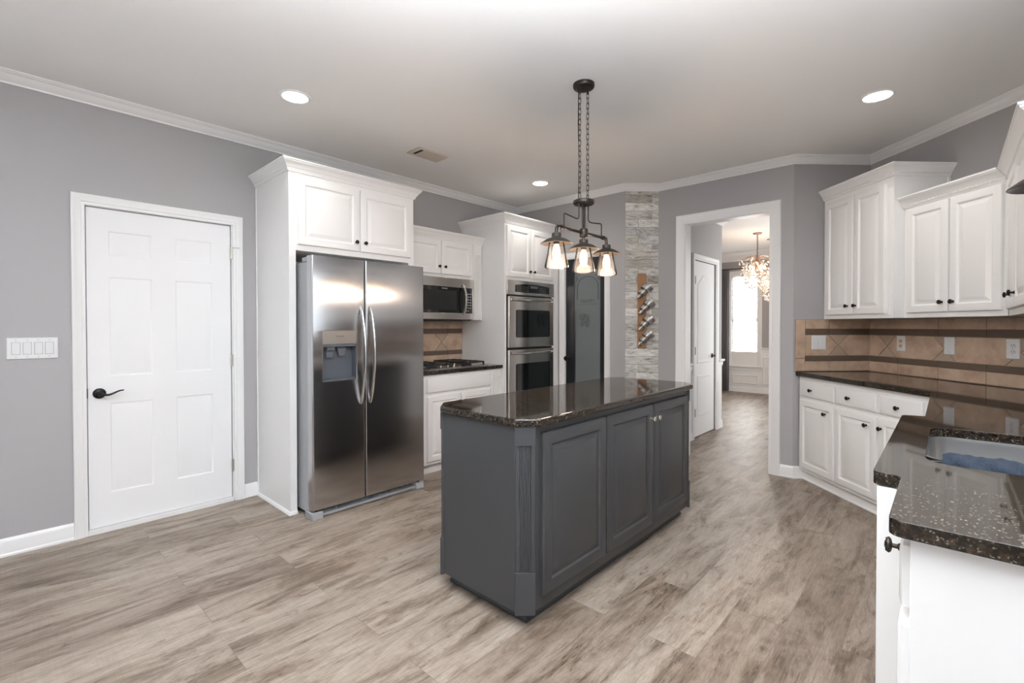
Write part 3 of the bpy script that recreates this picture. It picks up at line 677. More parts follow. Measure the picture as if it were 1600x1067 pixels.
for ky in (3.46, 3.55, 3.66, 3.75):
    mb = L(); mb.lathe([(.022, .009), (.022, .014), (.018, .016), (.017, .034), (.014, .037)], (2.95, ky, 0), 20); mb.box(2.946, 2.954, ky - .017, ky + .017, .03, .043); mb.build('burner_knob', 'chrome', t)

def tiles(mb, polys, y, mi, g=.0022, th=.007):
    for p in polys:
        a = sum(p[i - 1][0] * p[i][1] - p[i][0] * p[i - 1][1] for i in range(len(p)))
        q = p if a > 0 else p[::-1]
        q1 = inset_poly(q, g); q2 = inset_poly(q, g + .0015)
        mb.loops([[(x, y, z) for x, z in q1], [(x, y - th + .001, z) for x, z in q1], [(x, y - th, z) for x, z in q2]], cap0=False, mi=mi)
def clipx(p, x0, x1):
    def clip(p, f, cut):
        out = []
        for i in range(len(p)):
            a, b = p[i - 1], p[i]; fa, fb = f(a), f(b)
            if fa != fb: u = (cut - a[0]) / (b[0] - a[0]); out.append((cut, a[1] + u * (b[1] - a[1])))
            if fb: out.append(b)
        return out
    p = clip(p, lambda q: q[0] >= x0 - 1e-9, x0)
    return clip(p, lambda q: q[0] <= x1 + 1e-9, x1) if p else p
ROWS = [(.920, 1.006), (1.006, 1.052), (1.052, 1.232), (1.232, 1.283), (1.283, 1.3635)]
def splash(mb, x0, x1, joints, xc, step, y=0, edge=None):
    """grout bed, five tile rows and the lozenge row whose points meet at xc + k*step"""
    mb.box(x0, x1, y - .003, y, .9185, 1.3638, 2)
    if edge:
        tiles(mb, [[(x0, .920), (edge, .920), (edge, 1.03), (x0, 1.03)], [(x0, 1.03), (edge, 1.03), (edge, 1.3635), (x0, 1.3635)]], y - .0025, 0); x0 = edge
    js = [x0] + [j for j in joints if x0 + .005 < j < x1 - .005] + [x1]
    for r, (z0, z1) in enumerate(ROWS):
        if r == 2: continue
        tiles(mb, [[(a, z0), (b, z0), (b, z1), (a, z1)] for a, b in zip(js, js[1:])], y - .0025, 1 if r in (1, 3) else 0)
    z0, z1 = ROWS[2]; zm = (z0 + z1) / 2; hw = (z1 - z0) / 2
    for k in range(-8, 9):
        a, b = xc + k * step, xc + (k + 1) * step
        for p in ([(a, zm), (a + hw, z0), (b - hw, z0), (b, zm), (b - hw, z1), (a + hw, z1)], [(a - hw, z0), (a + hw, z0), (a, zm)], [(a - hw, z1), (a, zm), (a + hw, z1)]):
            q = clipx(p, x0, x1)
            if len(q) > 2 and max(v[0] for v in q) - min(v[0] for v in q) > .008: tiles(mb, [q], y - .0025, 0 if len(p) == 6 else 3)
    return mb
o = splash(MB(), 2.416, 3.486, [2.63, 2.955, 3.28], 3.196, .495).build('cooktop_backsplash', ['tile', 'tilelow', 'grout', 'tilegrey'], smooth=0); o.location = (0, YB, 0)
tag(o, 'beige stone tile backsplash with brown bands behind the gas cooktop', 'backsplash')

# ------------------------------------------------------------------ pantry door, shiplap rack
yl = lambda y: -(y - PY1)       # local x along the pantry wall, measured from the casing on the oven side
W2 = PY1 - PY0
mb = MB(); t_ = .036; yf = .012
mb.box(.004, .115, yf, yf + t_, .012, 2.055); mb.box(W2 - .06, W2 - .004, yf, yf + t_, .012, 2.055); mb.box(.115, W2 - .06, yf, yf + t_, 1.94, 2.055); mb.box(.115, W2 - .06, yf, yf + t_, .012, .26)
d2 = mb.build('door_2', 'navy', kind='structure', bevel=.003); d2.location = (XP, PY1, 0); d2.rotation_euler = (0, 0, R(-90)); d2['label'] = 'black pantry door with a frosted glass pane'
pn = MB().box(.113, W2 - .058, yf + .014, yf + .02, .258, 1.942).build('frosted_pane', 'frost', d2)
MB().casing(.115, W2 - .06, .26, 1.94, [(-.012, 0), (-.012, .004), (-.006, .008), (0, .002)], yf + .014, bottom=True).build('glazing_bead', 'navy', d2)
gx = (.115 + W2 - .06) / 2
pts = [(gx - .135, 1.60), (gx - .135, 1.70)] + [(gx - .135 * math.cos(PI * k / 16), 1.74 + .115 * math.sin(PI * k / 16)) for k in range(17)] + [(gx + .135, 1.70), (gx + .135, 1.60)]
MB().tube([(x, yf + .013, z) for x, z in pts], .0035, 6).build('etched_arch', 'etch', d2)
for sg in (-1, 1):
    q = [(gx + sg * (.165 - .05 * (k / 20) * math.cos(k * .5)), 1.87 - .06 * (k / 20) - .035 * math.sin(k * .5) * (1 - k / 24)) for k in range(21)]
    MB().tube([(x, yf + .013, z) for x, z in q], .004, 6).build('etched_scroll', 'etch', d2)
text('etched_lettering', 'PANTRY', .05, 'etch', d2, (gx, yf + .0135, 1.583))
MB().tube([(gx - .12, yf + .013, 1.545), (gx - .03, yf + .013, 1.553), (gx + .12, yf + .013, 1.548)], .002, 6).build('etched_line', 'etch', d2)
mb = MB()
for cx, cz, r0, a0, n in ((-.045, .035, .040, 0, 26), (.020, .045, .034, 2.2, 24), (-.030, -.020, .036, 4.0, 26), (.035, -.005, .030, 1.0, 22), (0, .015, .055, 3.0, 20), (-.055, -.055, .022, 5.0, 18), (.025, -.06, .026, .4, 20)):
    mb.tube([(gx - .03 + cx + r0 * (1 - i / (n + 4)) * math.cos(a0 + i * .42), yf + .013, 1.375 + cz + r0 * (1 - i / (n + 4)) * math.sin(a0 + i * .42)) for i in range(n)], .0024, 5)
mb.build('etched_emblem', 'etch', d2)
mb = MB().casing(0, W2, 0, PZ1, CAS, 0); mb.build('door_casing', 'trim', d2)
mb = MB(); mb.box(-.012, .004, 0, .1, 0, 2.075); mb.box(W2 - .004, W2 + .012, 0, .1, 0, 2.075); mb.box(.004, W2 - .004, 0, .1, 2.057, 2.075); mb.build('door_jamb', 'trim', d2)
h = MB(); h.lathe([(.030, 0), (.030, -.006), (.020, -.010), (.010, -.014), (.010, -.036), (.024, -.040), (.028, -.052), (.022, -.062)], (.040, yf, .945), 20, 'y'); h.build('door_handle', 'black', d2, 'black round door knob')
# pantry closet behind the glass
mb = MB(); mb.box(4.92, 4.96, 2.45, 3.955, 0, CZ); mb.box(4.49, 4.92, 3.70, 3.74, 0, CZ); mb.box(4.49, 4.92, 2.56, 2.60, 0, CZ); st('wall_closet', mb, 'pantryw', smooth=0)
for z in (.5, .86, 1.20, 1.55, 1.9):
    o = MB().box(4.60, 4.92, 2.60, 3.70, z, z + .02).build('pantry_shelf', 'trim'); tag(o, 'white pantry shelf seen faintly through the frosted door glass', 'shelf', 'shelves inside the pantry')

# wine rack on the shiplap
t = thing('wine_rack', 'stained board with four spiral metal bottle holders on the shiplap', 'wine rack', cdw(CSH - .0015, 1.543, 1.082), -45)
MB().box(-.043, .043, -.02, 0, 0, .766).build('board', 'wineboard', t, bevel=.002)
for zc, dx in ((1.665, -.002), (1.505, .02), (1.34, .016), (1.185, .010)):
    mb = MB(); n = 66; ring = []
    ax = Vector((.105, -.03, .115)); a0 = Vector((-.05 + dx, -.045, zc - 1.082 - .058)); axn = ax.normalized()
    u = axn.cross(Vector((0, 1, 0))).normalized(); v = axn.cross(u)
    for k in range(n):
        s = k / (n - 1); c = a0 + ax * s; r = .024 + .032 * s; a = s * 2 * PI * 2.6 + .8
        d = u * math.cos(a) + v * math.sin(a); wd = axn * (.017 + .004 * s)
        p = c + d * r; q = c + d * (r + .0025); ring.append([tuple(p - wd), tuple(p + wd), tuple(q + wd), tuple(q - wd)])
    mb.loops(ring); mb.build('bottle_spiral', 'zinc', t, 'coiled galvanised strip')

# doorway surround to the hall
mb = MB().casing(-DY1, -DY0, 0, DZ1, CASW, 0); mb.box(-DY1 - .012, -DY1 + .004, 0, .13, 0, DZ1 + .01); mb.box(-DY0 - .004, -DY0 + .012, 0, .13, 0, DZ1 + .01); mb.box(-DY1, -DY0, 0, .13, DZ1 - .004, DZ1 + .012)
o = mb.build('trim_2', 'trim', kind='structure'); o.location = (XD, 0, 0); o.rotation_euler = (0, 0, R(-90))

# ------------------------------------------------------------------ hall and dining room beyond
HY = 2.16; HX = 6.36; XF = 10.02
mb = MB(); H0, H1, HZ = 5.455, 6.135, 2.075
mb.box(XD + T, H0, HY, HY + T, 0, CZ); mb.box(H0, H1, HY, HY + T, HZ, CZ); mb.box(H1, HX, HY, HY + T, 0, CZ); mb.box(HX - T, HX, HY + T, 5.2, 0, CZ); st('wall_hall', mb, 'wall', smooth=0)
mb = MB(); mb.box(XD + T + .02, 6.4, .86, .94, 0, CZ); mb.box(8.2, XF, .86, .94, 0, CZ); mb.box(6.4, 8.2, .86, .94, 2.5, CZ); mb.box(6.4, 8.2, .86, .94, 0, .4); st('wall_hall_right', mb, 'wall', smooth=0)  # unglazed opening lets in the added hall fill lamp
WY0, WY1, DW0, DW1 = 2.725, 3.212, .52, 2.325
mb = MB(); mb.box(XF, XF + T, .86, WY0, 0, CZ); mb.box(XF, XF + T, WY1, 5.3, 0, CZ); mb.box(XF, XF + T, WY0, WY1, 0, DW0); mb.box(XF, XF + T, WY0, WY1, DW1, CZ); st('wall_dining', mb, 'wall', smooth=0)
st('wall_dining_left', MB().box(HX - T, XF + T, 5.2, 5.3, 0, CZ), 'wall', smooth=0)
CRD = [(o * 1.9, z * 2.6) for o, z in CROWN]
st('trim_3', MB().sweep([(HX, HY + T), (HX, 5.2), (XF, 5.2), (XF, .94)], [(o, CZ + z) for o, z in CRD], 1), 'trim')
st('trim_4', MB().sweep([(XD + T, HY), (HX, HY), (HX, HY + .3)], [(o * .8, CZ + z) for o, z in CRD], 1), 'trim')
RAIL = [(0, .80), (.010, .80), (.014, .815), (.014, .845), (.030, .858), (.034, .868), (.034, .880), (.012, .884), (0, .884)]
st('trim_5', MB().sweep([(XD + T, HY), (H0 - .07, HY)], RAIL, 1), 'trim')
st('trim_6', MB().sweep([(H1 + .07, HY), (HX, HY), (HX, HY + .35)], RAIL, 1), 'trim')
st('trim_7', MB().sweep([(XF, WY0 - .07), (XF, .94)], RAIL, 1), 'trim')
mb = MB(); mb.sweep([(XD + T, HY), (H0 - .07, HY)], [(0, 0), (.004, 0), (.004, .80), (0, .80)], 1); mb.sweep([(H1 + .07, HY), (HX, HY), (HX, 5.2)], [(0, 0), (.004, 0), (.004, .80), (0, .80)], 1); mb.box(XF - .004, XF, .94, 5.2, 0, .80)
st('trim_8', mb, 'trim', smooth=0)
st('baseboard_hall', MB().sweep([(XD + T, HY), (H0 - .07, HY)], BASE, 1), 'trim'); st('baseboard_hall_end', MB().sweep([(H1 + .07, HY), (HX, HY), (HX, HY + .35)], BASE, 1), 'trim')
st('baseboard_dining', MB().sweep([(XF, 5.2), (XF, .94)], BASE, 1), 'trim')
mb = MB()
for y0, y1, z0, z1 in ((2.73, 3.165, .185, .32), (2.02, 2.61, .19, .69), (1.2, 1.9, .19, .69)):
    mb2 = MB().casing(-y1, -y0, z0, z1, [(0, 0), (.004, .010), (.012, .012), (.018, .006), (.020, 0)], 0, bottom=True); mb.add([(XF - .004 + y, -x, z) for x, y, z in mb2.v], mb2.f)
mb2 = MB().casing(4.80, 5.30, .19, .69, [(0, 0), (.004, .010), (.012, .012), (.018, .006), (.020, 0)], HY - .004, bottom=True); mb.add(mb2.v, mb2.f)
st('trim_9', mb, 'trim')
# hall closet door
hx0, hx1 = 5.47, 6.12
d3 = MB().box(hx0, hx1, HY + .01, HY + .045, .012, 2.068).build('door_3', 'doorw', kind='structure'); d3['label'] = 'white closet door with an arched panel in the hall beyond the doorway'
ap = [(5.575, .865), (5.985, .865), (5.985, 1.80)] + [(5.985 - .41 * k / 12, 1.80 + .115 * (math.sin(PI * k / 12) ** 1.5)) for k in range(1, 12)] + [(5.575, 1.80)]
for nm, q in (('arched_panel', ap), ('lower_panel', [(5.575, .24), (5.985, .24), (5.985, .725), (5.575, .725)])):
    ls = [[(x, HY + .01 - d, z) for x, z in inset_poly(q, i)] for i, d in ((0, 0), (.008, .006), (.016, .006), (.028, .001), (.06, .008), (.065, .008))]
    MB().loops(ls).build(nm, 'doorw', d3)
MB().casing(H0, H1, 0, HZ, CAS, HY).build('door_casing', 'trim', d3)
for z in (1.84, 1.02, .30): MB().box(hx0 - .008, hx0 + .012, HY - .010, HY + .012, z - .045, z + .045).build('hinge', 'black', d3)
h = MB(); h.lathe([(.030, 0), (.030, -.006), (.012, -.012), (.012, -.04)], (6.05, HY + .01, .94), 16, 'y'); h.tube([(6.05, HY - .03, .94), (6.0, HY - .034, .945), (5.95, HY - .03, .94)], .008, 8); h.build('door_handle', 'black', d3, 'black lever handle')
# dining window with blind and curtain
mb = MB(); o_ = WY1 - WY0
w1 = MB().casing(-WY1, -WY0, DW0, DW1, [(0, 0), (0, .014), (.012, .018), (.066, .022), (.072, .014), (.074, 0)], 0).build('window_1', 'trim', kind='structure'); w1.location = (XF, 0, 0); w1.rotation_euler = (0, 0, R(-90)); w1['label'] = 'bright dining room window with a white blind'
mb = MB(); mb.box(-WY1 - .09, -WY0 + .09, -.045, .02, DW0 - .022, DW0); mb.box(-WY1 - .06, -WY0 + .06, -.016, 0, DW0 - .085, DW0 - .022); mb.build('window_sill', 'trim', w1)
mb = MB(); 
for a in ((-WY1, -WY1 + .04, DW0, DW1), (-WY0 - .04, -WY0, DW0, DW1), (-WY1, -WY0, DW0, DW0 + .05), (-WY1, -WY0, DW1 - .05, DW1), (-WY1, -WY0, 1.40, 1.44)): mb.box(a[0], a[1], .05, .08, a[2], a[3])
mb.build('window_frame', 'trim', w1); MB().box(-WY1 + .04, -WY0 - .04, .062, .066, DW0 + .05, DW1 - .05).build('window_pane', 'pane', w1)
mb = MB(); mb.box(-WY1 + .005, -WY0 - .005, .012, .045, DW1 - .04, DW1)
for k in range(52):
    z = DW0 + .03 + k * .0335; mb.add([(-WY1 + .008, .018, z), (-WY0 - .008, .018, z), (-WY0 - .008, .040, z + .022), (-WY1 + .008, .040, z + .022)], [(0, 1, 2, 3)])
mb.build('blind', 'blind', w1, smooth=0)
mb = MB(); n = 40
prof = [(3.22 + .26 * k / n, XF - .12 + .028 * math.sin(k * 1.1) + .008 * math.sin(k * 2.3)) for k in range(n + 1)]
mb.loops([[(x, y, z) for y, x in prof] for z in (.015, .6, 1.4, 2.42)], False, False, closed=False)
o = mb.build('curtain', 'curtain', smooth=60); tag(o, 'dark grey curtain panel hanging left of the dining window', 'curtain')
o.modifiers.new('solid', 'SOLIDIFY').thickness = .004
t = thing('curtain_rod', 'thin dark curtain rod above the dining window', 'curtain rod', (XF - .12, 3.0, 2.43))
MB().tube([(0, -.5, 0), (0, .75, 0)], .009, 8).build('rod', 'black', t); MB().box(0, .12, -.42, -.40, -.012, .012).build('bracket', 'black', t); MB().box(0, .12, .48, .50, -.012, .012).build('bracket', 'black', t)

# crystal chandeliers
def chandelier(x, y, label, seed, zt, rad):
    rs = random.Random(seed); t = thing('chandelier', label, 'chandelier', (x, y, CZ), 0, 'crystal chandeliers in the dining room')
    MB().lathe([(.065, 0), (.065, -.012), (.05, -.022), (.012, -.03)], (0, 0, 0), 20).build('canopy', 'rust', t)
    MB().tube([(0, 0, -.03), (.004, 0, -.2), (0, 0, zt - CZ)], .009, 8).build('stem', 'rust', t)
    mb = MB()
    for k in range(10):
        a = 2 * PI * k / 10
        for zz, rr in ((zt - CZ - .03, rad * .9), (zt - CZ - .18, rad * .75), (zt - CZ - .30, rad * .5)):
            mb.tube([(0, 0, zt - CZ + .01), (rr * .5 * math.cos(a), rr * .5 * math.sin(a), zz + .04), (rr * math.cos(a + .3), rr * math.sin(a + .3), zz)], .004, 5)
    mb.build('branches', 'rust', t)
    mb = MB()
    for k in range(260):
        u = rs.random(); zz = zt - CZ - .02 - .46 * u; rr = rad * (1.0 - .15 * u if u < .5 else .93 - .9 * (u - .5)) * math.sqrt(rs.uniform(.25, 1)); a = rs.uniform(0, 2 * PI); q = rs.uniform(.011, .02)
        c = Vector((rr * math.cos(a), rr * math.sin(a), zz)); rot = Matrix.Rotation(rs.uniform(0, 3), 3, 'X') @ Matrix.Rotation(rs.uniform(0, 3), 3, 'Z')
        v = [c + rot @ Vector(p) * q for p in ((1, 0, 0), (-1, 0, 0), (0, .6, 0), (0, -.6, 0), (0, 0, 1.3), (0, 0, -1.3))]
        mb.add(v, [(0, 2, 4), (2, 1, 4), (1, 3, 4), (3, 0, 4), (2, 0, 5), (1, 2, 5), (3, 1, 5), (0, 3, 5)])
    cr = mb.build('crystals', 'crystal', t, smooth=0); cr['kind'] = 'stuff'
    for k in range(4):
        a = PI / 4 + k * PI / 2; MB().lathe([(.004, -.03), (.014, -.01), (.016, .01), (.006, .035)], (rad * .42 * math.cos(a), rad * .42 * math.sin(a), zt - CZ - .16), 10).build('bulb', 'bulb', t)
    l = bpy.data.lights.new('chandelier_glow', 'POINT'); l.energy = 14; l.color = (1, .78, .58); l.shadow_soft_size = .12; lo = bpy.data.objects.new('chandelier_glow', l); C.objects.link(lo); lo.parent = t; lo.location = (0, 0, zt - CZ - .2)
chandelier(8.03, 2.195, 'crystal chandelier with blush drops nearer the doorway in the dining room', 1, 2.38, .27)
chandelier(8.75, 2.18, 'second crystal chandelier partly hidden behind the doorway jamb', 2, 2.20, .22)

# ------------------------------------------------------------------ island
IX0, IX1, IY0, IY1, IZ0, IZ1 = 1.500, 3.238, 1.300, 1.900, .083, .882; ch = .062
ICX, ICY = (IX0 + IX1) / 2, (IY0 + IY1) / 2
t = thing('kitchen_island', 'charcoal grey kitchen island with three panelled doors and fluted corners', 'kitchen island', (ICX, ICY, 0)); ox, oy = ICX, ICY
def cham(x0, x1, y0, y1, c): return [(x0 + c, y0), (x1 - c, y0), (x1, y0 + c), (x1, y1 - c), (x1 - c, y1), (x0 + c, y1), (x0, y1 - c), (x0, y0 + c)]
L().prism(cham(IX0, IX1, IY0, IY1, ch), IZ0, IZ1).build('body', 'island', t, bevel=.0015)
mb = L(); mb.box(1.59, 3.205, 1.378, 1.862, 0, IZ0); mb.sweep([(1.59, 1.862), (1.59, 1.378), (3.205, 1.378), (3.205, 1.862)], [(0, 0), (.017, 0), (.017, .006), (.013, .018), (.006, .026), (0, .028)], 1, closed=True); mb.build('toe_kick', 'island', t)
for cx, cy, ang in ((IX0 + ch / 2, IY0 + ch / 2, -45), (IX1 - ch / 2, IY0 + ch / 2, 45), (IX1 - ch / 2, IY1 - ch / 2, 135), (IX0 + ch / 2, IY1 - ch / 2, 225)):
    mb = MB(); hw = .0435
    mb.box(-hw, hw, -.016, 0, .800, IZ1); mb.box(-hw, hw, -.018, 0, .075, .258)
    mb.box(-hw + .003, hw - .003, -.006, 0, .258, .80); mb.box(-hw + .003, -.026, -.012, 0, .258, .80); mb.box(.026, hw - .003, -.012, 0, .258, .80)
    for k in range(5): mb.lathe([(.0042, .262), (.0042, .797)], (-.0185 + .00925 * k, -.006, 0), 8)
    p = mb.build('fluted_pilaster', 'island', t, bevel=.0008); p.location = (cx - ox, cy - oy, 0); p.rotation_euler = (0, 0, R(ang))
KL = 'polished nickel knob'
ldoor(t, ox, oy, 1.598, 2.106, .14, .848, IY0, None, 0, 'island', .058)
ldoor(t, ox, oy, 2.120, 2.632, .14, .848, IY0, 2.605, .765, 'island', .058, 'chrome', KL)
ldoor(t, ox, oy, 2.645, 3.135, .14, .848, IY0, 2.672, .765, 'island', .058, 'chrome', KL)
for x0, x1 in ((1.60, 2.09), (2.11, 2.62), (2.64, 3.13)):
    d = MB().raised(x0 - ox, x1 - ox, .14, .848, IY0 - IY1 if False else 0, .02, .058); d.v = [(-x if False else x, -y + IY1 - oy, z) for x, y, z in d.v]; d.build('door', 'island', t, smooth=20)
o = slab(cham(1.482, 3.262, 1.262, 1.925, .082), .883, .917).build('island_countertop', 'granite', smooth=40, bevel=.010, seg=4)
tag(o, 'polished dark brown granite countertop with clipped corners on the island', 'countertop')

# ------------------------------------------------------------------ pendant over the island
PX, PY = 2.395, 1.615
t = thing('island_pendant', 'bronze three-light pendant with clear glass shades on two chains above the island', 'pendant light', (PX, PY, CZ))
Zc = lambda z: z - CZ
MB().lathe([(.064, 0), (.064, -.014), (.060, -.022), (.05, -.026), (.012, -.028)], seg=32).build('canopy', 'brz', t)
def link_chain(x, z0, z1):
    mb = MB(); n = round((z0 - z1) / .031); p = (z0 - z1) / n
    for k in range(n):
        zc = z0 - (k + .5) * p; hl = p * .62; q = []
        for i in range(16):
            a = 2 * PI * i / 16; dx = .0075 * math.cos(a); dz = (hl - .0075) * (1 if math.sin(a) > 0 else -1) * (1 if abs(math.sin(a)) > .01 else 0) + .0075 * math.sin(a)
            q.append((x + dx, 0, zc + dz) if k % 2 else (x, dx, zc + dz))
        mb.tube(q, .0019, 6, True)
    return mb.build('chain', 'brz', t)
for sx in (-.042, .042):
    link_chain(sx, Zc(2.715), Zc(2.068))
    MB().tube([(sx, 0, Zc(2.728)), (sx, 0, Zc(2.708))], .006, 8).build('chain_anchor', 'brz', t)
MB().tube([(-.045, .006, Zc(2.72)), (-.047, .008, Zc(2.5)), (-.040, .006, Zc(2.3)), (-.046, .006, Zc(2.06))], .0022, 6).build('cord', 'black', t)
MB().lathe([(.010, Zc(2.068)), (.052, Zc(2.064)), (.063, Zc(2.058)), (.063, Zc(2.042)), (.056, Zc(2.036)), (.010, Zc(2.034))], seg=32).build('lower_plate', 'brz', t)
mb = MB()
for dx in (-.010, .010): mb.tube([(dx, 0, Zc(2.036)), (dx, 0, Zc(1.885))], .0055, 8)
mb.build('stem', 'brz', t)
mb = MB(); mb.lathe([(.010, Zc(1.894)), (.022, Zc(1.892)), (.025, Zc(1.886)), (.025, Zc(1.850)), (.022, Zc(1.844)), (.010, Zc(1.842))], seg=20); mb.tube([(-.262, 0, Zc(1.868)), (.255, 0, Zc(1.868))], .0085, 10)
for sx in (-1, 1): mb.lathe([(.011, .20 * sx), (.013, .205 * sx), (.013, .232 * sx), (.011, .237 * sx)], (0, 0, Zc(1.868)), 14, 'x')
mb.tube([(0, 0, Zc(1.845)), (0, 0, Zc(1.80))], .0085, 10)
mb.build('crossbar', 'brz', t)
for sx in (-1, 1):
    q = [(-.055 * .9, Zc(2.036)), (-.055 * .9, Zc(1.955)), (-.055 - .006, Zc(1.943)), (-.085, Zc(1.941)), (-.19, Zc(1.952)), (-.198, Zc(1.946)), (-.198, Zc(1.872))]
    MB().tube([(-x * sx if sx > 0 else x, 0, z) for x, z in q], .0036, 8).build('brace_rod', 'brz', t)
for k, dx in enumerate((-.268, 0, .258)):
    lx = dx
    if k != 1:
        s_ = -1 if k == 0 else 1
        q = [(dx - s_ * .03, 0, Zc(1.868)), (dx - s_ * .010, 0, Zc(1.866)), (dx - s_ * .002, 0, Zc(1.856)), (dx, 0, Zc(1.843)), (dx, 0, Zc(1.815))]
        MB().tube(q, .0095, 10).build('elbow', 'brz', t)
    sh = MB().lathe([(.010, Zc(1.828)), (.024, Zc(1.828)), (.026, Zc(1.824)), (.026, Zc(1.806)), (.030, Zc(1.803)), (.058, Zc(1.792)), (.088, Zc(1.772)), (.090, Zc(1.769)), (.088, Zc(1.768)), (.058, Zc(1.787)), (.030, Zc(1.798)), (.010, Zc(1.799))], (lx, 0, 0), 36).build('lamp_shade', 'shade', t, 'weathered metal saucer shade')
    MB().lathe([(.010, Zc(1.800)), (.017, Zc(1.798)), (.017, Zc(1.768)), (.014, Zc(1.764))], (lx, 0, 0), 16).build('socket', 'brz', sh)
    g = MB().lathe([(.0415, Zc(1.782)), (.0425, Zc(1.775)), (.052, Zc(1.715)), (.0665, Zc(1.650)), (.0675, Zc(1.643)), (.066, Zc(1.637)), (.055, Zc(1.632)), (.050, Zc(1.631))], (lx, 0, 0), 36, cap=False).build('glass_shade', 'lampglass', sh, 'clear seeded glass cone')
    b = MB().lathe([(.013, Zc(1.766)), (.014, Zc(1.758)), (.020, Zc(1.735)), (.023, Zc(1.712)), (.021, Zc(1.690)), (.014, Zc(1.672)), (.004, Zc(1.664))], (lx, 0, 0), 18).build('bulb', 'bulb', sh, 'glowing warm bulb')
    l = bpy.data.lights.new('pendant_glow', 'POINT'); l.energy = 5.8; l.color = (1, .76, .58); l.shadow_soft_size = .05; lo = bpy.data.objects.new('pendant_glow', l); C.objects.link(lo); lo.parent = t; lo.location = (lx, 0, Zc(1.645))

# recessed ceiling lights and the vent
can = None
for x, y, lab in ((1.292, 3.034, 'recessed ceiling light above the entry door end of the kitchen'), (3.765, .339, 'recessed ceiling light above the right-hand cabinets'), (3.74, 3.045, 'recessed ceiling light in front of the double oven'), (1.292, .339, 'added unseen recessed light above the near end of the sink counter')):  # the last one is out of view, added to brighten floor and counters
    t = thing('recessed_light', lab, 'ceiling light', (x, y, CZ), 0, 'recessed ceiling lights')
    MB().lathe([(.094, 0), (.094, -.004), (.084, -.008), (.076, -.006), (.072, -.001)], seg=32, cap=False).build('trim_ring', 'trim', t)
    MB().lathe([(.0, -.0035), (.074, -.0035), (.074, -.002), (.0, -.002)], seg=28).build('lamp', 'canlamp', t)
    l = bpy.data.lights.new('can_beam', 'SPOT'); l.energy = 13; l.color = (1, .97, .92); l.spot_size = R(140); l.spot_blend = .8; l.shadow_soft_size = .07
    lo = bpy.data.objects.new('can_beam', l); C.objects.link(lo); lo.parent = t; lo.location = (0, 0, -.02)
t = thing('ceiling_vent', 'small beige air vent in the ceiling near the tall cabinets', 'vent', (2.483, 3.232, CZ))
mb = MB()
for a in ((-.155, .155, -.092, -.066), (-.155, .155, .066, .092), (-.155, -.118, -.066, .066), (.118, .155, -.066, .066)): mb.box(*a, -.007, 0)
mb.build('frame', 'vent', t, bevel=.002)
MB().box(-.118, .118, -.066, .066, -.002, 0).build('duct_opening', 'grate_dark', t)
for k in range(13):
    x = -.085 + .0155 * k; MB().add([(x, -.064, -.002), (x, .064, -.002), (x + .014, .064, -.008), (x + .014, -.064, -.008)], [(0, 1, 2, 3)]).build('slat', 'vent', t, smooth=0)

# ------------------------------------------------------------------ right wall: local x runs against c, local y towards the wall
def rloc(c, z=0): return cdw(c, RWD - .0015, z)
c0 = 3.9655
# base cabinet run
t = thing('base_cabinet', 'white base cabinet run with three drawers under the corner countertop', 'base cabinet', rloc(c0), -135)
ca = lambda c: c0 - c; yd = lambda d: d - RWD
DF = 2.640
mb = MB(); mb.box(ca(3.964), ca(2.75), yd(DF), -.012, .082, .880); mb.box(ca(3.962), ca(2.74), yd(2.672), -.02, 0, .082); mb.build('carcass', 'white', t, bevel=.0015)
mb = MB(); mb.sweep([(ca(3.95), yd(2.672)), (ca(2.74), yd(2.672))], [(0, 0), (.012, 0), (.011, .008), (.004, .014), (0, .015)], 1); mb.build('toe_molding', 'trim', t)
for a, b, kc in ((3.938, 3.534, 3.787), (3.520, 3.128, 3.374), (3.106, 2.78, 2.951)):
    d = MB().drawer(ca(a), ca(b), .716, .842, yd(DF)).build('drawer', 'white', t, smooth=20); knob(d, ca(kc), yd(DF) - .02, .777)
for a, b, kc in ((3.938, 3.538, 3.622), (3.520, 3.130, 3.210), (3.108, 2.78, 3.060)):
    d = MB().raised(ca(a), ca(b), .112, .686, yd(DF), .02, .05).build('door', 'white', t, smooth=20)
    if kc == 3.060: knob(d, ca(3.085), yd(DF) - .02, .614)
    else: knob(d, ca(kc), yd(DF) - .02, .613)
# sink base: wall side at y=-.585, front faces +y
t = thing('sink_base_cabinet', 'white sink base cabinet with a plain end panel at the near counter end', 'base cabinet', (1.255, -.25, 0), 180)
sx_ = lambda x: 1.255 - x; sy_ = lambda y: -.25 - y
mb = MB()
mb.box(sx_(1.60), sx_(1.255), sy_(.054), sy_(YS + .002), .0, .880); mb.box(sx_(2.70), sx_(1.63), sy_(.115), sy_(YS + .002), .0, .86) if False else None
mb.build('end_carcass', 'white', t, bevel=.0015)
mb = MB(); mb.box(sx_(2.70), sx_(1.625), sy_(.117), sy_(.099), .0, .880); mb.box(sx_(1.643), sx_(1.60), sy_(.138), sy_(YS + .002), 0, .880); mb.box(sx_(2.70), sx_(2.68), sy_(.117), sy_(YS + .002), 0, .880); mb.box(sx_(2.68), sx_(1.643), sy_(.099), sy_(YS + .002), 0, .02)
mb.build('sink_bay', 'white', t, bevel=.0015)
mb = MB(); mb.box(sx_(3.70), sx_(2.70), sy_(.054), sy_(YS + .002), .08, .880); mb.box(sx_(3.66), sx_(2.70), sy_(.0), sy_(YS + .01), 0, .08); mb.build('corner_carcass', 'white', t, bevel=.0015)
d = MB().drawer(sx_(1.595), sx_(1.30), .715, .845, sy_(.054)).build('drawer', 'white', t, smooth=20); knob(d, sx_(1.345), sy_(.054) - .02, .822, 'brz', .017)
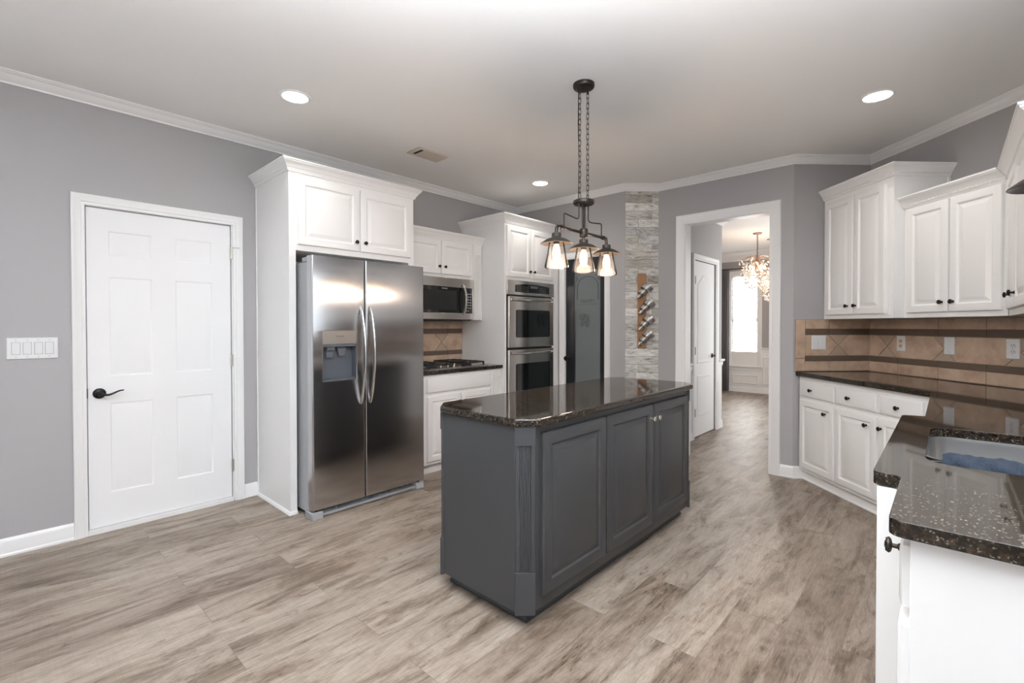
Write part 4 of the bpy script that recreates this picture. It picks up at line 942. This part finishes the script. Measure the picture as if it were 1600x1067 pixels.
MB().raised(sx_(1.595), sx_(1.265), .10, .690, sy_(.054), .02, .05).build('door', 'white', t, smooth=20)
for a, b, kx in ((2.14, 1.665, 2.11), (2.66, 2.155, 2.19)):
    d = MB().raised(sx_(b) - (b - a) if False else sx_(a), sx_(b), .10, .690, sy_(.117), .02, .05) if False else MB().raised(min(sx_(a), sx_(b)), max(sx_(a), sx_(b)), .10, .690, sy_(.117), .02, .05)
    d = d.build('door', 'white', t, smooth=20); knob(d, sx_(kx), sy_(.117) - .02, .62)
MB().drawer(sx_(2.66), sx_(1.665), .715, .845, sy_(.117)).build('drawer_front', 'white', t, smooth=20)
# L-shaped granite with the sink hole
def arc(cx, cy, r, a0, a1, n=6): return [(cx + r * math.cos(R(a0 + (a1 - a0) * k / n)), cy + r * math.sin(R(a0 + (a1 - a0) * k / n))) for k in range(n + 1)]
yF, yB = .088, .148
xk = yF - .016 + 2.607 * 2 ** .5
e_ = .0015; outer = [(1.228, YS + e_), (YS + e_ + 2 ** .5 * (RWD - e_), YS + e_), cdw(DWC - e_, RWD - e_)[:2], cdw(DWC - e_, 2.607)[:2]] + [(xk, yF - .016)] + [(2.73, yF - .016)] + arc(2.69, yB - .022, .022, 0, 90, 4) + arc(1.622, yB - .022, .022, 90, 180, 4) + arc(1.58, yF + .02, .02, 0, -90, 4)[0:5] + arc(1.253, yF - .025, .025, 90, 180, 4)
hr = .07; hx0_, hx1_, hy0_, hy1_ = 1.815, 2.470, -.42, .048
hole = arc(hx1_ - hr, hy1_ - hr, hr, 0, 90) + arc(hx0_ + hr, hy1_ - hr, hr, 90, 180) + arc(hx0_ + hr, hy0_ + hr, hr, 180, 270) + arc(hx1_ - hr, hy0_ + hr, hr, 270, 360)
hole = hole[::-1]
o = slab(outer, .883, .917, hole).build('corner_countertop', 'granite', smooth=40, bevel=.013, seg=4)
tag(o, 'L-shaped dark granite countertop holding the sink at right', 'countertop')
# sink
t = thing('sink', 'undermounted stainless steel double-bowl sink in the right counter', 'sink', (2.14, -.186, .70))
def rrect(x0, x1, y0, y1, r): return arc(x1 - r, y1 - r, r, 0, 90) + arc(x0 + r, y1 - r, r, 90, 180) + arc(x0 + r, y0 + r, r, 180, 270) + arc(x1 - r, y0 + r, r, 270, 360)
xm = 2.03
for bx0, bx1 in ((hx0_ - .006, xm - .012), (xm + .012, hx1_ + .006)):
    mb = MB(); ls = []
    for i, z in ((-.011, .8815 if bx0 < 1.9 or True else 0), (0, .8815), (.002, .87), (.008, .73), (.025, .705), (.09, .70)):
        ls.append([(x - 2.14, y + .186, z - .70) for x, y in rrect(bx0 + i, bx1 - i, hy0_ - .006 + i, hy1_ + .006 - i, max(.068 - i, .012))])
    mb.loops(ls, False, True); mb.build('bowl', 'sink', t)
    MB().lathe([(.042, .003), (.036, .005), (.02, .001)], ((bx0 + bx1) / 2 - 2.14, 0, 0), 20).build('drain', 'chrome', t)
# towel draped over the divider and near bowl
def towel():
    mb = MB(); nx, ny = 16, 40; ls = []
    for j in range(ny + 1):
        y = .012 - .38 * j / ny; row = []; e = min(1, j / 4 + .25)
        for i in range(nx + 1):
            a = i / nx; ang = PI * (1.10 - 1.20 * a); rr = .046 * (.6 + .4 * e) + .004 * math.sin(j * .8 + i * .9) + .003 * math.sin(j * 1.7 - i)
            x = 2.02 + .008 * math.sin(j * .4) + rr * 1.25 * math.cos(ang); z = .876 + rr * .75 * math.sin(ang) + .003 * math.sin(j * .55 + 1)
            if a < .1 or a > .9: z -= .03
            row.append((x, y, z))
        ls.append(row)
    mb.loops(ls, False, False, closed=False)
    o = mb.build('dish_towel', 'towel', smooth=80); o.modifiers.new('solid', 'SOLIDIFY').thickness = .007; s_ = o.modifiers.new('sub', 'SUBSURF'); s_.levels = s_.render_levels = 1
    tag(o, 'blue terry dish towel bunched over the sink divider', 'towel')
towel()

# backsplash of the right-hand corner
def rsplash():
    o = splash(MB(), 2.60, RWD - .009, [2.894], 2.975, .495, 0, 2.684).build('diagonal_backsplash', ['tile', 'tilelow', 'grout', 'tilegrey'], smooth=0); o.location = cdw(DWC - .0015, 0); o.rotation_euler = (0, 0, R(-45))
    tag(o, 'short beige tile backsplash on the angled wall beside the doorway', 'backsplash')
    c1 = DWC - .009
    o = splash(MB(), -c1, -2.56, [-3.673, -3.328, -2.99, -2.65], -3.775, .495).build('corner_backsplash', ['tile', 'tilelow', 'grout', 'tilegrey'], smooth=0); o.location = cdw(0, RWD - .0015); o.rotation_euler = (0, 0, R(-135))
    tag(o, 'long beige tile backsplash with brown bands behind the corner counter', 'backsplash')
    o = splash(MB(), -4.02, -2.70, [-3.7, -3.36, -3.02], -3.5, .495).build('sink_backsplash', ['tile', 'tilelow', 'grout', 'tilegrey'], smooth=0); o.location = (0, YS + .0015, 0); o.rotation_euler = (0, 0, R(180))
    tag(o, 'beige tile backsplash behind the sink run', 'backsplash')
rsplash()
def plate(label, cat, loc, rot, kind, w=.078, h=.124, name='outlet'):
    t = thing(name, label, cat, loc, rot)
    MB().loops([[(-a, y, -b), (a, y, -b), (a, y, b), (-a, y, b)] for a, b, y in ((w / 2, h / 2, 0), (w / 2, h / 2, -.003), (w / 2 - .003, h / 2 - .003, -.006))]).build('cover_plate', 'plate', t)
    if kind in ('white', 'almond'):
        for z in (-.0195, .0195):
            r = MB().prism_y([(.0165 * math.cos(2 * PI * k / 16), z + .0145 * math.sin(2 * PI * k / 16)) for k in range(16)], -.0085, -.005).build('receptacle', 'plate' if kind == 'white' else 'almond', t)
            mb = MB()
            for x in (-.0065, .0055): mb.box(x, x + .0025, -.009, -.008, z - .001, z + .009)
            mb.lathe([(.0025, -.009), (.0025, -.008)], (0, 0, z - .007), 8, 'y'); mb.build('slots', 'slot', r)
        MB().lathe([(.003, -.008), (.003, -.005)], (0, 0, 0), 8, 'y').build('screw', 'hinge', t)
    elif kind == 'blank':
        for z in (-.042, .042): MB().lathe([(.003, -.0075), (.003, -.005)], (0, 0, z), 8, 'y').build('screw', 'hinge', t)
    else:
        for x in (-.023, .023): MB().box(x - .0165, x + .0165, -.0095, -.005, -.034, .034).build('rocker', 'plate', t, bevel=.001)
    return t
yw = -.0095
plate('white double switch plate on the angled tile backsplash', 'light switch', cdw(DWC - .0125, 2.800, 1.166), -45, 'switch', .124, .122, 'light_switch')
plate('white outlet plate with almond sockets nearest the corner', 'outlet', cdw(3.637, RWD - .0125, 1.168), -135, 'almond')
plate('blank white wall plate on the tile backsplash', 'wall plate', cdw(3.238, RWD - .0125, 1.166), -135, 'blank', name='wall_plate')
plate('white outlet with white sockets at the photo\'s right edge', 'outlet', cdw(2.825, RWD - .0125, 1.163), -135, 'white')

# upper cabinets on the right wall
t = thing('upper_cabinet', 'tall white upper cabinet in the corner beside the doorway', 'upper cabinet', rloc(c0, 1.365), -135)
UF = 2.852; zb = 1.365; xr = ca(3.262)
mb = MB(); mb.box(0, xr, yd(UF), 0, 0, 2.45 - zb); mb.box(xr, xr + .010, -.02, 0, 2.23 - zb, 2.37 - zb); mb.build('carcass', 'white', t, bevel=.0015)
crown_cab(MB(), 0, xr, yd(UF), 0, 2.372 - zb, 2.455 - zb, left=False, dentil=True).build('crown_molding', 'white', t, smooth=25)
mb = MB()
for k in range(4): mb.lathe([(.004, .02), (.004, .93)], (xr - .036 + .0085 * k, yd(UF) - .0005, 0), 8)
mb.build('fluted_stile', 'white', t)
for a, b, kc in ((3.930, 3.625, 3.672), (3.612, 3.322, 3.588)):
    d = MB().raised(ca(a), ca(b), .034, 2.335 - zb, yd(UF), .02, .05).build('door', 'white', t, smooth=20); knob(d, ca(kc), yd(UF) - .02, 1.467 - zb)
c1 = 3.2595; cb_ = lambda c: c1 - c
t = thing('upper_cabinet', 'lower white two-door upper cabinet above the outlets', 'upper cabinet', rloc(c1, 1.365), -135)
SF = 2.930; xr = cb_(2.5765)
mb = MB(); mb.box(0, xr, yd(SF), 0, 0, 2.21 - zb); mb.build('carcass', 'white', t, bevel=.0015)
crown_cab(MB(), 0, xr - .002, yd(SF), 0, 2.135 - zb, 2.213 - zb, left=False, right=False, dentil=False, ends=(0, .4143)).build('crown_molding', 'white', t, smooth=25)
mb = MB()
for k in range(int((xr - .04) / .012)): x = .01 + .012 * k; mb.box(x - .0035, x + .0035, yd(SF) - .0215, yd(SF) - .014, 2.148 - zb, 2.157 - zb)
mb.build('bead_strip', 'white', t)
for a, b, kc in ((3.222, 2.921, 2.955), (2.909, 2.600, 2.880)):
    d = MB().raised(cb_(a), cb_(b), .034, 2.122 - zb, yd(SF), .02, .05).build('door', 'white', t, smooth=20); knob(d, cb_(kc), yd(SF) - .02, 1.463 - zb)
# upper cabinet on the sink wall, front faces +y at y=-.255
xe0, xe1 = 2.86, S2 * (2.575 + SF) - .004
t = thing('upper_cabinet', 'white upper cabinet cut by the photo\'s right edge beside the sink', 'upper cabinet', (xe1, YS + .0015, 1.365), 180)
w_ = xe1 - xe0; yf_ = -(-.255 - YS)
mb = MB(); mb.box(0, w_, yf_, 0, 0, 2.21 - zb); mb.build('carcass', 'white', t, bevel=.0015)
crown_cab(MB(), .002, w_, yf_, 0, 2.135 - zb, 2.213 - zb, left=False, dentil=False, ends=(.4143, 0)).build('crown_molding', 'white', t, smooth=25)
mb = MB()
for k in range(int((w_ - .04) / .012)): x = .03 + .012 * k; mb.box(x - .0035, x + .0035, yf_ - .0215, yf_ - .014, 2.148 - zb, 2.157 - zb)
mb.build('bead_strip', 'white', t)
for a, b, kx in ((.065, .52, .33), (.535, .98, .565)):
    d = MB().raised(a, b, .034, 2.122 - zb, yf_, .02, .05).build('door', 'white', t, smooth=20); knob(d, kx, yf_ - .02, 1.47 - zb)

# single pendant over the sink, only its shade reaches into the photo
sxp, syp = 2.13, -.218
t = thing('sink_pendant', 'dark saucer-shaded pendant over the sink at the photo\'s right edge', 'pendant light', (sxp, syp, CZ))
MB().lathe([(.055, 0), (.055, -.014), (.012, -.026)], seg=24).build('canopy', 'brz', t); MB().tube([(0, 0, -.02), (0, 0, Zc(1.79))], .006, 8).build('stem', 'brz', t)
sh = MB().lathe([(.010, Zc(1.795)), (.026, Zc(1.793)), (.026, Zc(1.768)), (.058, Zc(1.752)), (.088, Zc(1.730)), (.090, Zc(1.726)), (.088, Zc(1.725)), (.058, Zc(1.746)), (.030, Zc(1.758)), (.010, Zc(1.759))], seg=32).build('lamp_shade', 'brz', t)
MB().lathe([(.013, Zc(1.76)), (.022, Zc(1.735)), (.025, Zc(1.71)), (.016, Zc(1.68)), (.004, Zc(1.67))], seg=16).build('bulb', 'bulb', sh)

# unseen windows added to light the room, behind the camera and over the sink
w2 = MB().casing(-WX1, -WX0, WZ0, WZ1, CAS, 0, bottom=True).build('added_window_2', 'trim', kind='structure'); w2.location = (0, YS, 0); w2.rotation_euler = (0, 0, R(180))
mb = MB()
for a in ((-WX1, -WX1 + .04, WZ0, WZ1), (-WX0 - .04, -WX0, WZ0, WZ1), (-WX1, -WX0, WZ0, WZ0 + .04), (-WX1, -WX0, WZ1 - .04, WZ1), (-2.04, -2.0, WZ0, WZ1)): mb.box(a[0], a[1], .03, .06, a[2], a[3])
mb.build('window_frame', 'trim', w2)
w3 = MB().casing(BY0, BY1, .12, BZ1, CAS, 0, bottom=True).build('added_window_3', 'trim', kind='structure'); w3.location = (XB, 0, 0); w3.rotation_euler = (0, 0, R(90))
mb = MB()
for k in range(4):
    y = BY0 + (BY1 - BY0) * k / 3; mb.box(max(y - .04, BY0), min(y + .04, BY1), .03, .07, .12, BZ1)
for z in (.12, 1.2, BZ1 - .06): mb.box(BY0, BY1, .03, .07, z, z + .06)
mb.build('window_frame', 'trim', w3)

# added bowl lamp, unseen: fill standing in for flash bounced off the ceiling
t = thing('added_bowl_fill', 'added white bowl lamp, out of view, bouncing fill light off the near ceiling', 'pendant light', (.08, .1, CZ))
MB().lathe([(.06, 0), (.06, -.015), (.012, -.025)], seg=24).build('canopy', 'brz', t); MB().tube([(0, 0, -.02), (0, 0, -.9)], .006, 8).build('stem', 'brz', t)
MB().lathe([(.20, -.85), (.17, -.91), (.10, -.95), (.01, -.965), (.01, -.955), (.095, -.94), (.162, -.902), (.192, -.85)], seg=36, cap=False).build('bowl', 'trim', t)
l = bpy.data.lights.new('added_fill_uplight', 'SPOT'); l.energy = 780; l.color = (.89, .945, 1); l.spot_size = R(158); l.spot_blend = .6; l.shadow_soft_size = .1
lo = bpy.data.objects.new('added_fill_uplight', l); C.objects.link(lo); lo.parent = t; lo.location = (0, 0, -.84); lo.rotation_euler = (PI, 0, 0)

w4 = MB().casing(-2.0, -.5, .8, 2.2, CAS, 0, bottom=True).build('added_window_4', 'trim', kind='structure'); w4.location = (0, YA, 0)  # unseen left-wall window, added to light the far right of the room
mb = MB()
for a in ((-2.0, -1.96, .8, 2.2), (-.54, -.5, .8, 2.2), (-2.0, -.5, .8, .84), (-2.0, -.5, 2.16, 2.2), (-1.27, -1.23, .8, 2.2)): mb.box(a[0], a[1], .03, .06, a[2], a[3])
mb.build('window_frame', 'trim', w4)
